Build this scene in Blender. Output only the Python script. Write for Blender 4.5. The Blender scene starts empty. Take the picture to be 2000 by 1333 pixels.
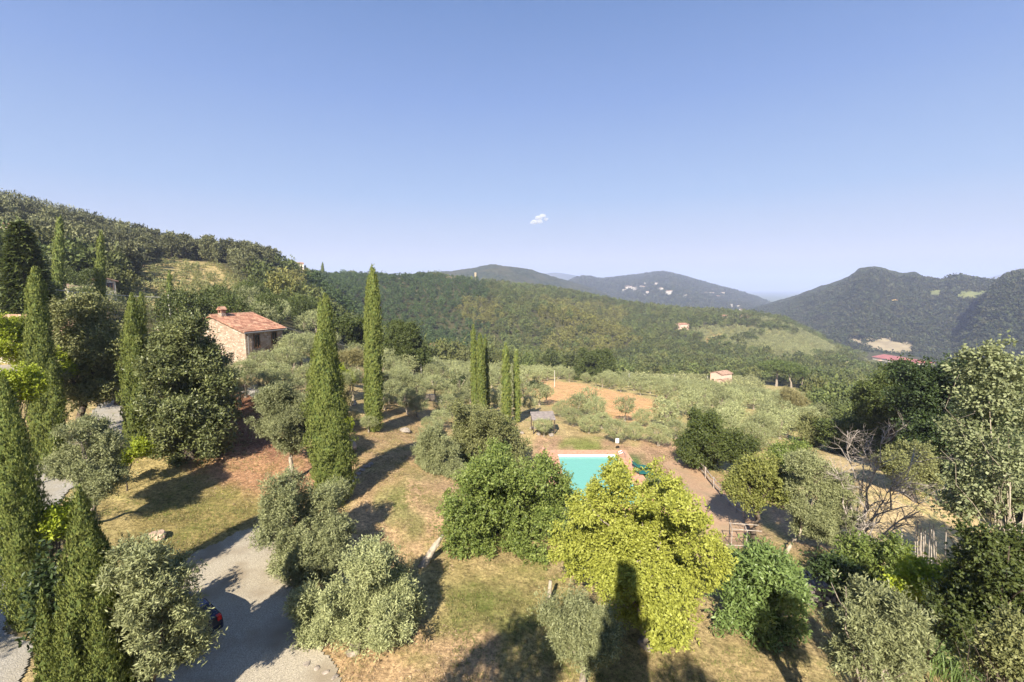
import bpy, math, numpy as np
from mathutils import Vector
R = math.radians
sc = bpy.context.scene
col = sc.collection
# ------------------------------------------------------------------ camera
F = 900.0                       # focal length in photograph pixels (photo 2000 wide)
TH = R(6.7)                     # downward pitch
CAMZ = 15.0
HAZE_DENS = 0.00018
cd = bpy.data.cameras.new("camera"); cam = bpy.data.objects.new("camera", cd); col.objects.link(cam)
cd.sensor_width = 36.0; cd.lens = 36.0 * F / 2000.0; cd.clip_start = 0.1; cd.clip_end = 60000
cam.location = (0, 0, CAMZ); cam.rotation_euler = (R(90) - TH, 0, 0)
sc.camera = cam
# ------------------------------------------------------------------ light
EXPO = 1.4; SKY_S = 0.08; SKY_K = .95 / (SKY_S * 2 ** EXPO)
SUN_EL, SUN_AZ = 37.0, 15.5     # shadows run away from the camera, 15.5 degrees to the right
w = bpy.data.worlds.new("World"); sc.world = w; w.use_nodes = True
nt = w.node_tree; bg = nt.nodes["Background"]
sky = nt.nodes.new("ShaderNodeTexSky"); sky.sky_type = 'NISHITA'; sky.sun_disc = False
sky.sun_elevation = R(SUN_EL); sky.sun_rotation = R(180 + SUN_AZ)
sky.air_density = 1.0; sky.dust_density = 1.6; sky.ozone_density = 2.2; sky.altitude = 200
# summer sky: the physical sky, warmed and hazed towards the horizon
_g = nt.nodes.new("ShaderNodeTexCoord"); _s = nt.nodes.new("ShaderNodeSeparateXYZ"); nt.links.new(_g.outputs["Generated"], _s.inputs[0])
_r = nt.nodes.new("ShaderNodeValToRGB"); nt.links.new(_s.outputs[2], _r.inputs[0]); _r.color_ramp.interpolation = 'LINEAR'
_e = _r.color_ramp.elements; _e[0].position = 0.0; _e[0].color = (.60, .60, .72, 1); _e[1].position = .65; _e[1].color = (.11, .23, .54, 1)
for _p, _c in ((.022, (.65, .65, .75)), (.055, (.72, .725, .80)), (.087, (.60, .66, .81)), (.18, (.401, .556, .841)), (.353, (.244, .391, .767)), (.484, (.161, .294, .632))): _q = _e.new(_p); _q.color = (*_c, 1)
_v = nt.nodes.new("ShaderNodeVectorMath"); _v.operation = 'SCALE'; nt.links.new(_r.outputs[0], _v.inputs[0]); _v.inputs["Scale"].default_value = SKY_K
_m = nt.nodes.new("ShaderNodeMix"); _m.data_type = 'RGBA'; _m.inputs[0].default_value = .93; nt.links.new(sky.outputs[0], _m.inputs[6]); nt.links.new(_v.outputs[0], _m.inputs[7])
nt.links.new(_m.outputs[2], bg.inputs[0]); bg.inputs[1].default_value = SKY_S
sl = bpy.data.lights.new("sun", 'SUN'); sl.energy = 4.8; sl.angle = R(0.5); sl.color = (1.0, 0.91, 0.76)
so = bpy.data.objects.new("sun", sl); col.objects.link(so)
sd = Vector((math.sin(R(SUN_AZ)) * math.cos(R(SUN_EL)), math.cos(R(SUN_AZ)) * math.cos(R(SUN_EL)), -math.sin(R(SUN_EL))))
so.rotation_euler = sd.to_track_quat('-Z', 'Y').to_euler(); so.location = (-40, -150, 120)
sc.view_settings.view_transform = 'Standard'; sc.view_settings.look = 'None'
sc.view_settings.exposure = EXPO; sc.view_settings.gamma = 1.0
try:
    sc.cycles.max_bounces = 5; sc.cycles.diffuse_bounces = 2; sc.cycles.glossy_bounces = 2
    sc.cycles.transmission_bounces = 4; sc.cycles.volume_bounces = 1; sc.cycles.transparent_max_bounces = 4
    sc.cycles.use_adaptive_sampling = True; sc.cycles.adaptive_threshold = 0.02
except Exception: pass
# ------------------------------------------------------------------ photo pixel <-> world
CT, ST = math.cos(TH), math.sin(TH)
def ray(px, py):
    u = (np.asarray(px, float) - 1000) / F; v = (666.5 - np.asarray(py, float)) / F
    return u, CT + v * ST, -ST + v * CT
def at(px, py, D):              # the point seen at a pixel, D metres away in plan
    x, y, z = ray(px, py); h = np.hypot(x, y)
    return np.stack([x / h * D, y / h * D, CAMZ + z / h * D], -1)
def proj(P):
    P = np.asarray(P, float); x = P[..., 0]; y = P[..., 1]; z = P[..., 2] - CAMZ
    d = y * CT - z * ST; up = y * ST + z * CT
    d = np.where(d < .1, .1, d)
    return 1000 + F * x / d, 666.5 - F * up / d, d
# ------------------------------------------------------------------ terrain height
RING = np.array([4, 15, 22, 32, 45, 60, 85, 120, 170, 240, 330, 450, 600, 700, 850, 1100, 1500, 2500, 15000.])
COLS = {
 -500: [1, 1.5, 2, 2.6, 4, 7, 11, 16, 24, 38, 55, 72, 80, 75, 60, 40, 0, -100, -110],
    0: [1, 1.5, 2, 2.3, 3.2, 6.3, 10, 15, 22, 35, 50, 63, 66, 60, 50, 30, -20, -100, -110],
  250: [.4, .5, .8, 1.7, 3.2, 4.8, 8, 12, 18, 29, 40, 45, 40, 36, 20, 0, -40, -100, -110],
  500: [0, 0, .5, 1.0, 3.3, 5.1, 7.5, 9.5, 13, 19, 20.5, 18, 12, 8, 0, -20, -60, -105, -110],
  625: [0, 0, .4, .7, 2.4, 4, 5.0, 4.5, 3, 6, 11, 22, 27, 20, 5, -20, -70, -105, -110],
  750: [0, 0, .2, .8, 1.1, 1.5, 0, -5, -13, -18, -12, 12, 28, 22, 0, -40, -80, -105, -110],
 1000: [0, 0, -.2, -.8, -2, -3, -6, -10, -17, -27, -33, -20, 6, 12, -5, -60, -100, -108, -110],
 1250: [0, -.5, -.8, -2, -2.9, -3.8, -7.5, -12.5, -20, -31, -41, -44, -26, -16, -32, -80, -105, -110, -110],
 1500: [0, -1, -1.2, -2, -3.8, -5, -8.5, -13.3, -21, -31, -40, -46, -35, -28, -48, -95, -110, -110, -110],
 1750: [0, -1, -1, -1.5, -2.6, -4.3, -11, -19, -26, -34, -43, -54, -70, -80, -92, -100, -110, -110, -110],
 2000: [0, -1, -1.5, -2.5, -4, -8, -15, -22, -28, -35, -45, -56, -70, -80, -90, -100, -110, -110, -110],
 2600: [0, -1, -1.5, -2.5, -5, -9, -16, -23, -29, -36, -46, -57, -70, -80, -90, -100, -110, -110, -110]}
def pchip(x, y, xq):
    x = np.asarray(x, float); y = np.asarray(y, float)
    h = np.diff(x)[:, None]; yy = y.reshape(len(x), -1); dl = np.diff(yy, axis=0) / h
    m = np.zeros_like(yy); s = dl[:-1] * dl[1:] > 0
    w1 = 2 * h[1:] + h[:-1]; w2 = h[1:] + 2 * h[:-1]
    with np.errstate(all='ignore'):
        hm = (w1 + w2) / (w1 / dl[:-1] + w2 / dl[1:])
    m[1:-1] = np.where(s, hm, 0); m[0] = dl[0]; m[-1] = dl[-1]
    i = np.clip(np.searchsorted(x, xq) - 1, 0, len(x) - 2)
    t = ((np.clip(xq, x[0], x[-1]) - x[i]) / h[i, 0])[:, None]; hh = h[i]
    r = ((1 + 2 * t) * (1 - t) ** 2) * yy[i] + t * (1 - t) ** 2 * hh * m[i] + t * t * (3 - 2 * t) * yy[i + 1] + t * t * (t - 1) * hh * m[i + 1]
    return r.reshape((len(xq),) + y.shape[1:])
def vnoise(x, y, seed=0):
    xi = np.floor(x).astype(np.int64); yi = np.floor(y).astype(np.int64); fx = x - xi; fy = y - yi
    fx = fx * fx * (3 - 2 * fx); fy = fy * fy * (3 - 2 * fy)
    def hsh(a, b):
        n = (a * 374761393 + b * 668265263 + seed * 974634541) & 0xffffffff
        n = ((n ^ (n >> 13)) * 1274126177) & 0xffffffff
        return ((n ^ (n >> 16)) & 0xffff) / 65535.0
    return (hsh(xi, yi) * (1 - fx) + hsh(xi + 1, yi) * fx) * (1 - fy) + (hsh(xi, yi + 1) * (1 - fx) + hsh(xi + 1, yi + 1) * fx) * fy
def fbm(x, y, s, seed=0, octv=4):
    a = 0; g = 1.0; t = 0
    for o in range(octv):
        a = a + g * (vnoise(x / s + 17.3 * o, y / s - 9.1 * o, seed + o) - .5) * 2; t += g; g *= .5; s *= .5
    return a / t
AZ = np.concatenate([np.linspace(-180, -60, 61)[:-1], np.linspace(-60, 60, 801), np.linspace(60, 180, 61)[1:]])
LD = np.concatenate([np.linspace(math.log(4), math.log(1500), 440), np.linspace(math.log(1500), math.log(15000), 40)[1:]])
_k = sorted(COLS); _az = []
for k in _k: _az.append(math.degrees(math.atan2((k - 1000) / F, CT)))
_tab = np.array([COLS[k] for k in _k]).T                     # rings x columns
_z1 = pchip(np.log(RING), _tab, LD)                          # LD x columns
_azx = np.concatenate([[-180, -120], _az, [120, 180]])
_mid = (_z1[:, 0] + _z1[:, -1]) / 2
_z1 = np.concatenate([_mid[:, None], _z1[:, :1], _z1, _z1[:, -1:], _mid[:, None]], 1)
ZG = pchip(_azx, _z1.T.copy(), AZ).T                          # LD x AZ
_D = np.exp(LD)[:, None]; _X = _D * np.sin(np.radians(AZ)); _Y = _D * np.cos(np.radians(AZ))
_sm = lambda a, b, x: np.clip((x - a) / (b - a), 0, 1) ** 2 * (3 - 2 * np.clip((x - a) / (b - a), 0, 1))
ZG = ZG + fbm(_X, _Y, 9, 3) * .22 * _sm(8, 30, _D) * (1 - _sm(800, 1400, _D)) + (fbm(_X, _Y, 70, 7) * 5 + fbm(_X, _Y, 170, 12, 3) * 6) * _sm(170, 420, _D) * (1 - _sm(800, 1400, _D))
def _bump(px, D, h, s):          # rounded knoll
    u = (px - 1000) / F; a = math.atan2(u, CT); x0, y0 = D * math.sin(a), D * math.cos(a)
    return h * np.exp(-((_X - x0) ** 2 + (_Y - y0) ** 2) / (2 * s * s))
ZG = ZG + _bump(1115, 440, 20, 48) + _bump(590, 255, 9, 28) + _bump(930, 520, 9, 50)
# level platform for the pool
POOL_C = np.array([5.0, 42.6]); POOL_A = R(0.6)
_pd = np.maximum(np.abs(_X - 6.7) - 6.5, np.abs(_Y - 42) - 9)
ZG = ZG * _sm(0, 5, _pd) + (-3.0) * (1 - _sm(0, 5, _pd))
_pd = np.maximum(np.abs(_X - 8.0) - 3.1, np.abs(_Y - 41.95) - 5.75)
ZG = np.where(_pd < .75, np.minimum(ZG, -3.0 - np.clip((.75 - _pd) / .3, 0, 1) * 2.2), ZG)
def zt(x, y):
    x = np.asarray(x, float); y = np.asarray(y, float)
    d = np.log(np.clip(np.hypot(x, y), 4.001, 14990)); a = np.degrees(np.arctan2(x, y))
    i = np.clip(np.searchsorted(LD, d) - 1, 0, len(LD) - 2); j = np.clip(np.searchsorted(AZ, a) - 1, 0, len(AZ) - 2)
    s = (d - LD[i]) / (LD[i + 1] - LD[i]); t = (a - AZ[j]) / (AZ[j + 1] - AZ[j])
    return (ZG[i, j] * (1 - t) + ZG[i, j + 1] * t) * (1 - s) + (ZG[i + 1, j] * (1 - t) + ZG[i + 1, j + 1] * t) * s
_MD = np.exp(np.linspace(math.log(6), math.log(1400), 1500))
def hit(px, py):                # where the ray through a pixel first meets the ground
    x, y, z = ray(px, py); h = math.hypot(x, y)
    g = zt(x / h * _MD, y / h * _MD); below = CAMZ + z / h * _MD <= g
    i = int(np.argmax(below)) if below.any() else len(_MD) - 1
    D = _MD[i]; return np.array([x / h * D, y / h * D, float(zt(x / h * D, y / h * D))])
def ground(px, D):              # ground point in the direction of a pixel column, D metres away
    u = (px - 1000) / F; py = 666.5
    for _ in range(6):
        x, y, z = ray(px, py); h = math.hypot(x, y); X, Y = x / h * D, y / h * D
        Z = float(zt(X, Y)); py = float(proj((X, Y, Z))[1])
    return np.array([X, Y, Z])
# ------------------------------------------------------------------ mesh helpers
def mesh(name, V, quads=None, tris=None, mat=None, rnd=None, trnd=None, colr=None, smooth=False, mi=None):
    me = bpy.data.meshes.new(name); V = np.ascontiguousarray(V, np.float32).reshape(-1, 3)
    L = []; st = []; n = 0
    if quads is not None and len(quads):
        q = np.asarray(quads, np.int32).reshape(-1, 4); L.append(q.ravel()); st.append(np.arange(len(q)) * 4); n += q.size
    if tris is not None and len(tris):
        t = np.asarray(tris, np.int32).reshape(-1, 3); L.append(t.ravel()); st.append(n + np.arange(len(t)) * 3)
    L = np.concatenate(L).astype(np.int32); st = np.concatenate(st).astype(np.int32)
    me.vertices.add(len(V)); me.vertices.foreach_set("co", V.ravel())
    me.loops.add(len(L)); me.loops.foreach_set("vertex_index", L)
    me.polygons.add(len(st)); me.polygons.foreach_set("loop_start", st)
    me.polygons.foreach_set("use_smooth", np.full(len(st), bool(smooth)))
    for nm, a in (("rnd", rnd), ("trnd", trnd)):
        if a is not None:
            at_ = me.attributes.new(nm, 'FLOAT', 'FACE'); at_.data.foreach_set("value", np.ascontiguousarray(a, np.float32))
    if colr is not None:
        at_ = me.attributes.new("zone", 'FLOAT_COLOR', 'POINT')
        c4 = np.ones((len(V), 4), np.float32); c4[:, :3] = colr; at_.data.foreach_set("color", c4.ravel())
    for m in (mat if isinstance(mat, (list, tuple)) else [mat]):
        if m is not None: me.materials.append(m)
    if mi is not None: me.polygons.foreach_set("material_index", np.asarray(mi, np.int32))
    me.update(calc_edges=True)
    return me
def obj(name, me, parent=None, loc=(0, 0, 0), rz=0.0, sc_=1.0):
    o = bpy.data.objects.new(name, me); col.objects.link(o)
    o.location = [float(v) for v in loc]; o.rotation_euler[2] = rz
    o.scale = (sc_,) * 3 if np.isscalar(sc_) else sc_
    if parent is not None: o.parent = parent
    return o
def tag(o, label=None, cat=None, group=None, kind=None):
    if label: o["label"] = label
    if cat: o["category"] = cat
    if group: o["group"] = group
    if kind: o["kind"] = kind
    return o
def thing(name, label, cat, loc, rz=0.0, group=None):
    return tag(obj(name, None, None, loc, rz), label, cat, group)
class MB:                       # boxes, bars, tubes and polygons gathered into ONE mesh
    def __init__(s): s.v = []; s.q = []; s.t = []; s.n = 0
    def add(s, V, q=(), t=()):
        V = np.asarray(V, float).reshape(-1, 3); s.v.append(V)
        if len(q): s.q.append(np.asarray(q) + s.n)
        if len(t): s.t.append(np.asarray(t) + s.n)
        s.n += len(V); return s
    def box(s, c, size, rz=0.0, rot=None):
        x, y, z = np.array(size) / 2.0
        V = np.array([[-x, -y, -z], [x, -y, -z], [x, y, -z], [-x, y, -z], [-x, -y, z], [x, -y, z], [x, y, z], [-x, y, z]])
        if rz: a = np.array([[math.cos(rz), -math.sin(rz), 0], [math.sin(rz), math.cos(rz), 0], [0, 0, 1]]); V = V @ a.T
        if rot is not None: V = V @ np.asarray(rot).T
        return s.add(V + np.array(c), [[0, 3, 2, 1], [4, 5, 6, 7], [0, 1, 5, 4], [1, 2, 6, 5], [2, 3, 7, 6], [3, 0, 4, 7]])
    def tube(s, pts, rad, k=6):
        pts = np.asarray(pts, float); n = len(pts); rad = np.broadcast_to(np.asarray(rad, float), (n,))
        d = np.gradient(pts, axis=0); d /= np.linalg.norm(d, axis=1, keepdims=True) + 1e-9
        ref = np.where(np.abs(d[:, 2:3]) > .9, [[1., 0, 0]], [[0, 0, 1.]])
        a = np.cross(d, ref); a /= np.linalg.norm(a, axis=1, keepdims=True) + 1e-9; b = np.cross(d, a)
        th = np.arange(k) / k * 2 * math.pi
        V = pts[:, None] + rad[:, None, None] * (np.cos(th)[None, :, None] * a[:, None] + np.sin(th)[None, :, None] * b[:, None])
        i = np.arange(n - 1)[:, None] * k; j = np.arange(k)[None]; jn = (j + 1) % k
        q = np.stack([i + j, i + jn, i + k + jn, i + k + j], -1).reshape(-1, 4)
        V = np.concatenate([V.reshape(-1, 3), pts[:1], pts[-1:]]); c0 = n * k; c1 = c0 + 1
        t = [[c0, (m + 1) % k, m] for m in range(k)] + [[c1, (n - 1) * k + m, (n - 1) * k + (m + 1) % k] for m in range(k)]
        return s.add(V, q, t)
    def build(s, name, mat, parent=None, loc=(0, 0, 0), rz=0.0, smooth=False):
        me = mesh(name, np.concatenate(s.v), np.concatenate(s.q) if s.q else None, np.concatenate(s.t) if s.t else None, mat, smooth=smooth)
        return obj(name, me, parent, loc, rz)
# ------------------------------------------------------------------ materials
def newmat(name):
    m = bpy.data.materials.new(name); m.use_nodes = True
    n = m.node_tree; return m, n, n.nodes["Principled BSDF"], n.links
def leafmat(name, c1, c2, transl=.3, rough=.55, tvar=.45, cbrown=None, spec=.3):
    m, n, p, L = newmat(name); N = n.nodes
    a = N.new("ShaderNodeAttribute"); a.attribute_name = "rnd"; b = N.new("ShaderNodeAttribute"); b.attribute_name = "trnd"
    oi = N.new("ShaderNodeObjectInfo")
    s = N.new("ShaderNodeMath"); s.operation = 'ADD'; L.new(b.outputs["Fac"], s.inputs[0]); L.new(oi.outputs["Random"], s.inputs[1])
    fr = N.new("ShaderNodeMath"); fr.operation = 'FRACT'; L.new(s.outputs[0], fr.inputs[0])
    mx = N.new("ShaderNodeMix"); mx.data_type = 'RGBA'; L.new(a.outputs["Fac"], mx.inputs[0])
    mx.inputs[6].default_value = (*c1, 1); mx.inputs[7].default_value = (*c2, 1)
    mr = N.new("ShaderNodeMapRange"); mr.inputs[3].default_value = 1 - tvar; mr.inputs[4].default_value = 1 + tvar; L.new(fr.outputs[0], mr.inputs[0])
    out = mx.outputs[2]
    if cbrown:
        f2 = N.new("ShaderNodeMath"); f2.operation = 'MULTIPLY'; f2.inputs[1].default_value = 7.31; L.new(fr.outputs[0], f2.inputs[0])
        f3 = N.new("ShaderNodeMath"); f3.operation = 'FRACT'; L.new(f2.outputs[0], f3.inputs[0])
        pw = N.new("ShaderNodeMath"); pw.operation = 'POWER'; pw.inputs[1].default_value = 2.0; L.new(f3.outputs[0], pw.inputs[0])
        m2 = N.new("ShaderNodeMix"); m2.data_type = 'RGBA'; L.new(pw.outputs[0], m2.inputs[0]); L.new(out, m2.inputs[6]); m2.inputs[7].default_value = (*cbrown, 1); out = m2.outputs[2]
    vm = N.new("ShaderNodeVectorMath"); vm.operation = 'SCALE'; L.new(out, vm.inputs[0]); L.new(mr.outputs[0], vm.inputs["Scale"])
    L.new(vm.outputs[0], p.inputs["Base Color"]); p.inputs["Roughness"].default_value = rough; p.inputs["Specular IOR Level"].default_value = spec
    tr = N.new("ShaderNodeBsdfTranslucent"); L.new(vm.outputs[0], tr.inputs[0])
    ms = N.new("ShaderNodeMixShader"); ms.inputs[0].default_value = transl
    L.new(p.outputs[0], ms.inputs[1]); L.new(tr.outputs[0], ms.inputs[2]); L.new(ms.outputs[0], N["Material Output"].inputs[0])
    return m
def noisemat(name, c1, c2, scale=5.0, rough=.85, bump=.0, bscale=None, detail=5, c3=None, s3=1.0, metallic=0.0, spec=.3):
    m, n, p, L = newmat(name); N = n.nodes
    tc = N.new("ShaderNodeTexCoord"); no = N.new("ShaderNodeTexNoise"); no.inputs["Scale"].default_value = scale; no.inputs["Detail"].default_value = detail
    L.new(tc.outputs["Object"], no.inputs["Vector"])
    r = N.new("ShaderNodeValToRGB"); r.color_ramp.elements[0].position = .35; r.color_ramp.elements[1].position = .65
    r.color_ramp.elements[0].color = (*c1, 1); r.color_ramp.elements[1].color = (*c2, 1); L.new(no.outputs["Fac"], r.inputs[0]); out = r.outputs[0]
    if c3:
        n3 = N.new("ShaderNodeTexNoise"); n3.inputs["Scale"].default_value = s3; n3.inputs["Detail"].default_value = 3; L.new(tc.outputs["Object"], n3.inputs["Vector"])
        r3 = N.new("ShaderNodeValToRGB"); r3.color_ramp.elements[0].position = .48; r3.color_ramp.elements[1].position = .68; L.new(n3.outputs["Fac"], r3.inputs[0])
        mx = N.new("ShaderNodeMix"); mx.data_type = 'RGBA'; L.new(r3.outputs[0], mx.inputs[0]); L.new(out, mx.inputs[6]); mx.inputs[7].default_value = (*c3, 1); out = mx.outputs[2]
    L.new(out, p.inputs["Base Color"]); p.inputs["Roughness"].default_value = rough; p.inputs["Metallic"].default_value = metallic; p.inputs["Specular IOR Level"].default_value = spec
    if bump:
        nb = N.new("ShaderNodeTexNoise"); nb.inputs["Scale"].default_value = bscale or scale * 3; nb.inputs["Detail"].default_value = 4; L.new(tc.outputs["Object"], nb.inputs["Vector"])
        bp = N.new("ShaderNodeBump"); bp.inputs["Strength"].default_value = bump; bp.inputs["Distance"].default_value = .1
        L.new(nb.outputs["Fac"], bp.inputs["Height"]); L.new(bp.outputs[0], p.inputs["Normal"])
    return m
def plain(name, c, rough=.6, metallic=0.0, spec=.4):
    m, n, p, L = newmat(name); p.inputs["Base Color"].default_value = (*c, 1); p.inputs["Roughness"].default_value = rough; p.inputs["Metallic"].default_value = metallic
    p.inputs["Specular IOR Level"].default_value = spec
    return m
M = {}
M['olive'] = leafmat('olive_leaves', (0.13, 0.15, 0.06), (0.42, 0.44, 0.22), .22, .5, .22)
M['olive_far'] = leafmat('olive_leaves_distant', (0.12, 0.135, 0.055), (0.38, 0.385, 0.185), .22, .6, .22)
M['cypress'] = leafmat('cypress_needles', (0.08, 0.115, 0.026), (0.27, 0.3, 0.08), .15, .7, .12)
M['yellow'] = leafmat('yellow_green_leaves', (0.19, 0.21, 0.03), (0.38, 0.4, 0.08), .22, .5, .05)
M['green'] = leafmat('fresh_green_leaves', (0.07, 0.11, 0.024), (0.25, 0.3, 0.08), .3, .45, .12)
M['bay'] = leafmat('bay_leaves', (0.05, 0.07, 0.025), (0.25, 0.27, 0.105), .2, .4, .1)
M['oak'] = leafmat('holm_oak_leaves', (0.1, 0.115, 0.04), (0.31, 0.315, 0.13), .25, .5, .12)
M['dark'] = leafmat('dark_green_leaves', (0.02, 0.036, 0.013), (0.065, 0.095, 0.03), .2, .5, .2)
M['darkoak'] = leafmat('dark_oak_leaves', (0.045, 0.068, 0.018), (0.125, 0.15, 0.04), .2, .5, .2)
M['poplar'] = leafmat('poplar_leaves', (0.12, 0.145, 0.06), (0.31, 0.335, 0.18), .25, .5, .1)
M['lime'] = leafmat('lime_hedge_leaves', (0.2, 0.26, 0.02), (0.42, 0.48, 0.05), .35, .5, .08)
M['walnut'] = leafmat('walnut_leaves', (0.095, 0.15, 0.04), (0.23, 0.31, 0.1), .3, .4, .1)
M['pine'] = leafmat('pine_needles', (0.05, 0.062, 0.026), (0.2, 0.2, 0.095), .15, .6, .45)
M['wood_a'] = leafmat('woodland_leaves', (0.042, 0.065, 0.02), (0.165, 0.195, 0.058), .2, .6, .35, (.13, .135, .045))
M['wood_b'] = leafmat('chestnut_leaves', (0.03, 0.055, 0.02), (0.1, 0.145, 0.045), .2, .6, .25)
M['wood_c'] = leafmat('ochre_woodland_leaves', (0.075, 0.085, 0.024), (0.27, 0.265, 0.075), .2, .6, .25, (.17, .16, .05))
M['stone_pine'] = leafmat('umbrella_pine_needles', (0.06, 0.09, 0.022), (0.14, 0.18, 0.045), .15, .6, .1)
M['citron'] = leafmat('yellowish_leaves', (.12, .14, .03), (.31, .32, .09), .25, .5, .08)
M['straw'] = leafmat('dry_shrub_leaves', (.20, .18, .07), (.34, .31, .15), .25, .6, .1)
M['bark_olive'] = noisemat('olive_bark', (.16, .13, .10), (.34, .29, .23), 6, .9, .5, 14)
M['bark_dark'] = noisemat('dark_bark', (.05, .038, .028), (.13, .10, .075), 6, .9, .5, 14)
M['bark_white'] = noisemat('pale_bark', (.27, .225, .17), (.42, .365, .29), 5, .8, .3, 14)
M['dead'] = noisemat('dead_wood', (.26, .22, .19), (.44, .39, .34), 5, .9, .3, 14)
# ------------------------------------------------------------------ terrain mesh with ground-cover zones
def inpoly(px, py, poly):
    px = np.asarray(px); py = np.asarray(py); c = np.zeros(px.shape, bool); n = len(poly)
    for i in range(n):
        x1, y1 = poly[i]; x2, y2 = poly[(i + 1) % n]
        if y1 == y2: continue
        k = ((y1 > py) != (y2 > py)) & (px < (x2 - x1) * (py - y1) / (y2 - y1) + x1); c ^= k
    return c
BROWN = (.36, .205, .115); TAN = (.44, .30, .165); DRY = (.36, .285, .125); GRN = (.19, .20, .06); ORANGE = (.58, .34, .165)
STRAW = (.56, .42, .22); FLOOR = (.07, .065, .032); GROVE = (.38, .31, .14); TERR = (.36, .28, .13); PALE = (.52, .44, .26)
ZONES = [   # polygon in photo pixels of the ground point, colour, plan-distance range
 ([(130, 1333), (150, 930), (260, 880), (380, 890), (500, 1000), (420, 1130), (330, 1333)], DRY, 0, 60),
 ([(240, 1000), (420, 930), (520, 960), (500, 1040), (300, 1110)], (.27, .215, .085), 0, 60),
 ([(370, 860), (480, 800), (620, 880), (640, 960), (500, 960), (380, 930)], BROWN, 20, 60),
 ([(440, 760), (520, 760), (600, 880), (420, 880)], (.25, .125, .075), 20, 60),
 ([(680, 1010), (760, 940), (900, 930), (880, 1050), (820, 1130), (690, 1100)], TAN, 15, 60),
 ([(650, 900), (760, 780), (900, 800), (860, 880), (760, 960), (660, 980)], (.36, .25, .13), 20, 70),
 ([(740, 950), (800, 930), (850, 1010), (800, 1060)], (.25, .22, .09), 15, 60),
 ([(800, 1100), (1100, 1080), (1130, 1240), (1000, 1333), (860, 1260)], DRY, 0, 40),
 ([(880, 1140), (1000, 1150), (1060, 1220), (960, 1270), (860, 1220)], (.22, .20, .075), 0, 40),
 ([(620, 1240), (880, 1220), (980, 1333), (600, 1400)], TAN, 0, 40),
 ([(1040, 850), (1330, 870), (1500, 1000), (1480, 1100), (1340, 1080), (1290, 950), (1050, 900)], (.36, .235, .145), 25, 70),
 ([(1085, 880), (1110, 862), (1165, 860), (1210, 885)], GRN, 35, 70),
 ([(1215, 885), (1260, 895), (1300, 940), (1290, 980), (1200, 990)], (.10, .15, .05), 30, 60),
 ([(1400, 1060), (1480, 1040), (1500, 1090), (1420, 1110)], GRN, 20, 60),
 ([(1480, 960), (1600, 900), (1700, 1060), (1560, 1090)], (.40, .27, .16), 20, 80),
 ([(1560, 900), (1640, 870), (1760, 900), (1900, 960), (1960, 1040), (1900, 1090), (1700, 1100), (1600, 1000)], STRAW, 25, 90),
 ([(1005, 766), (1060, 744), (1130, 748), (1290, 783), (1322, 806), (1290, 832), (1190, 818), (1090, 792)], ORANGE, 60, 220),
 ([(1270, 760), (1310, 765), (1300, 780)], ORANGE, 60, 220),
 ([(1260, 820), (1300, 800), (1480, 800), (1600, 870), (1560, 900), (1400, 880)], GROVE, 50, 200),
 ([(250, 560), (300, 510), (370, 505), (430, 520), (520, 590), (470, 620), (280, 600)], TERR, 90, 255),
 ([(1340, 650), (1420, 640), (1540, 640), (1660, 680), (1620, 700), (1500, 690), (1400, 690)], (.18, .17, .068), 350, 800),
 ([(1370, 660), (1400, 655), (1420, 675), (1380, 680)], ORANGE, 350, 800),
 ([(1640, 705), (1730, 712), (1725, 722), (1640, 718)], (.30, .27, .11), 350, 800),
 ([(760, 545), (900, 548), (930, 560), (850, 565), (770, 555)], (.15, .15, .07), 560, 660),
]
X, Y, Z = _X, _Y, ZG
PX, PY, _ = proj(np.stack([X, Y, Z], -1))
_kk = np.clip(30 / _D, .15, 1.5); wpx = PX + (fbm(X, Y, 6, 31) * 45 + fbm(X, Y, 1.3, 33, 3) * 30) * _kk; wpy = PY + (fbm(X, Y, 6, 41) * 28 + fbm(X, Y, 1.3, 43, 3) * 20) * _kk
ZC = np.zeros(Z.shape + (3,)); Dn = np.broadcast_to(_D, Z.shape)
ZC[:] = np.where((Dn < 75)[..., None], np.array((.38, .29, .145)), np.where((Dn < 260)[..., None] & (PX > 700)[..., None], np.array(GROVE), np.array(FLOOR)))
front = (Y > 2)
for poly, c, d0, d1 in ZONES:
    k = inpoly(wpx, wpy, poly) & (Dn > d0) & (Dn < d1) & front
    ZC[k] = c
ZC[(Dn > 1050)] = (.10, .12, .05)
for _ in range(3):              # soften the borders
    ZC[:, 1:-1] = .25 * ZC[:, :-2] + .5 * ZC[:, 1:-1] + .25 * ZC[:, 2:]; ZC[1:-1] = .25 * ZC[:-2] + .5 * ZC[1:-1] + .25 * ZC[2:]
nr, na = Z.shape
i = np.arange(nr - 1)[:, None] * na; j = np.arange(na - 1)[None]
quads = np.stack([i + j, i + j + 1, i + na + j + 1, i + na + j], -1).reshape(-1, 4)
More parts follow.
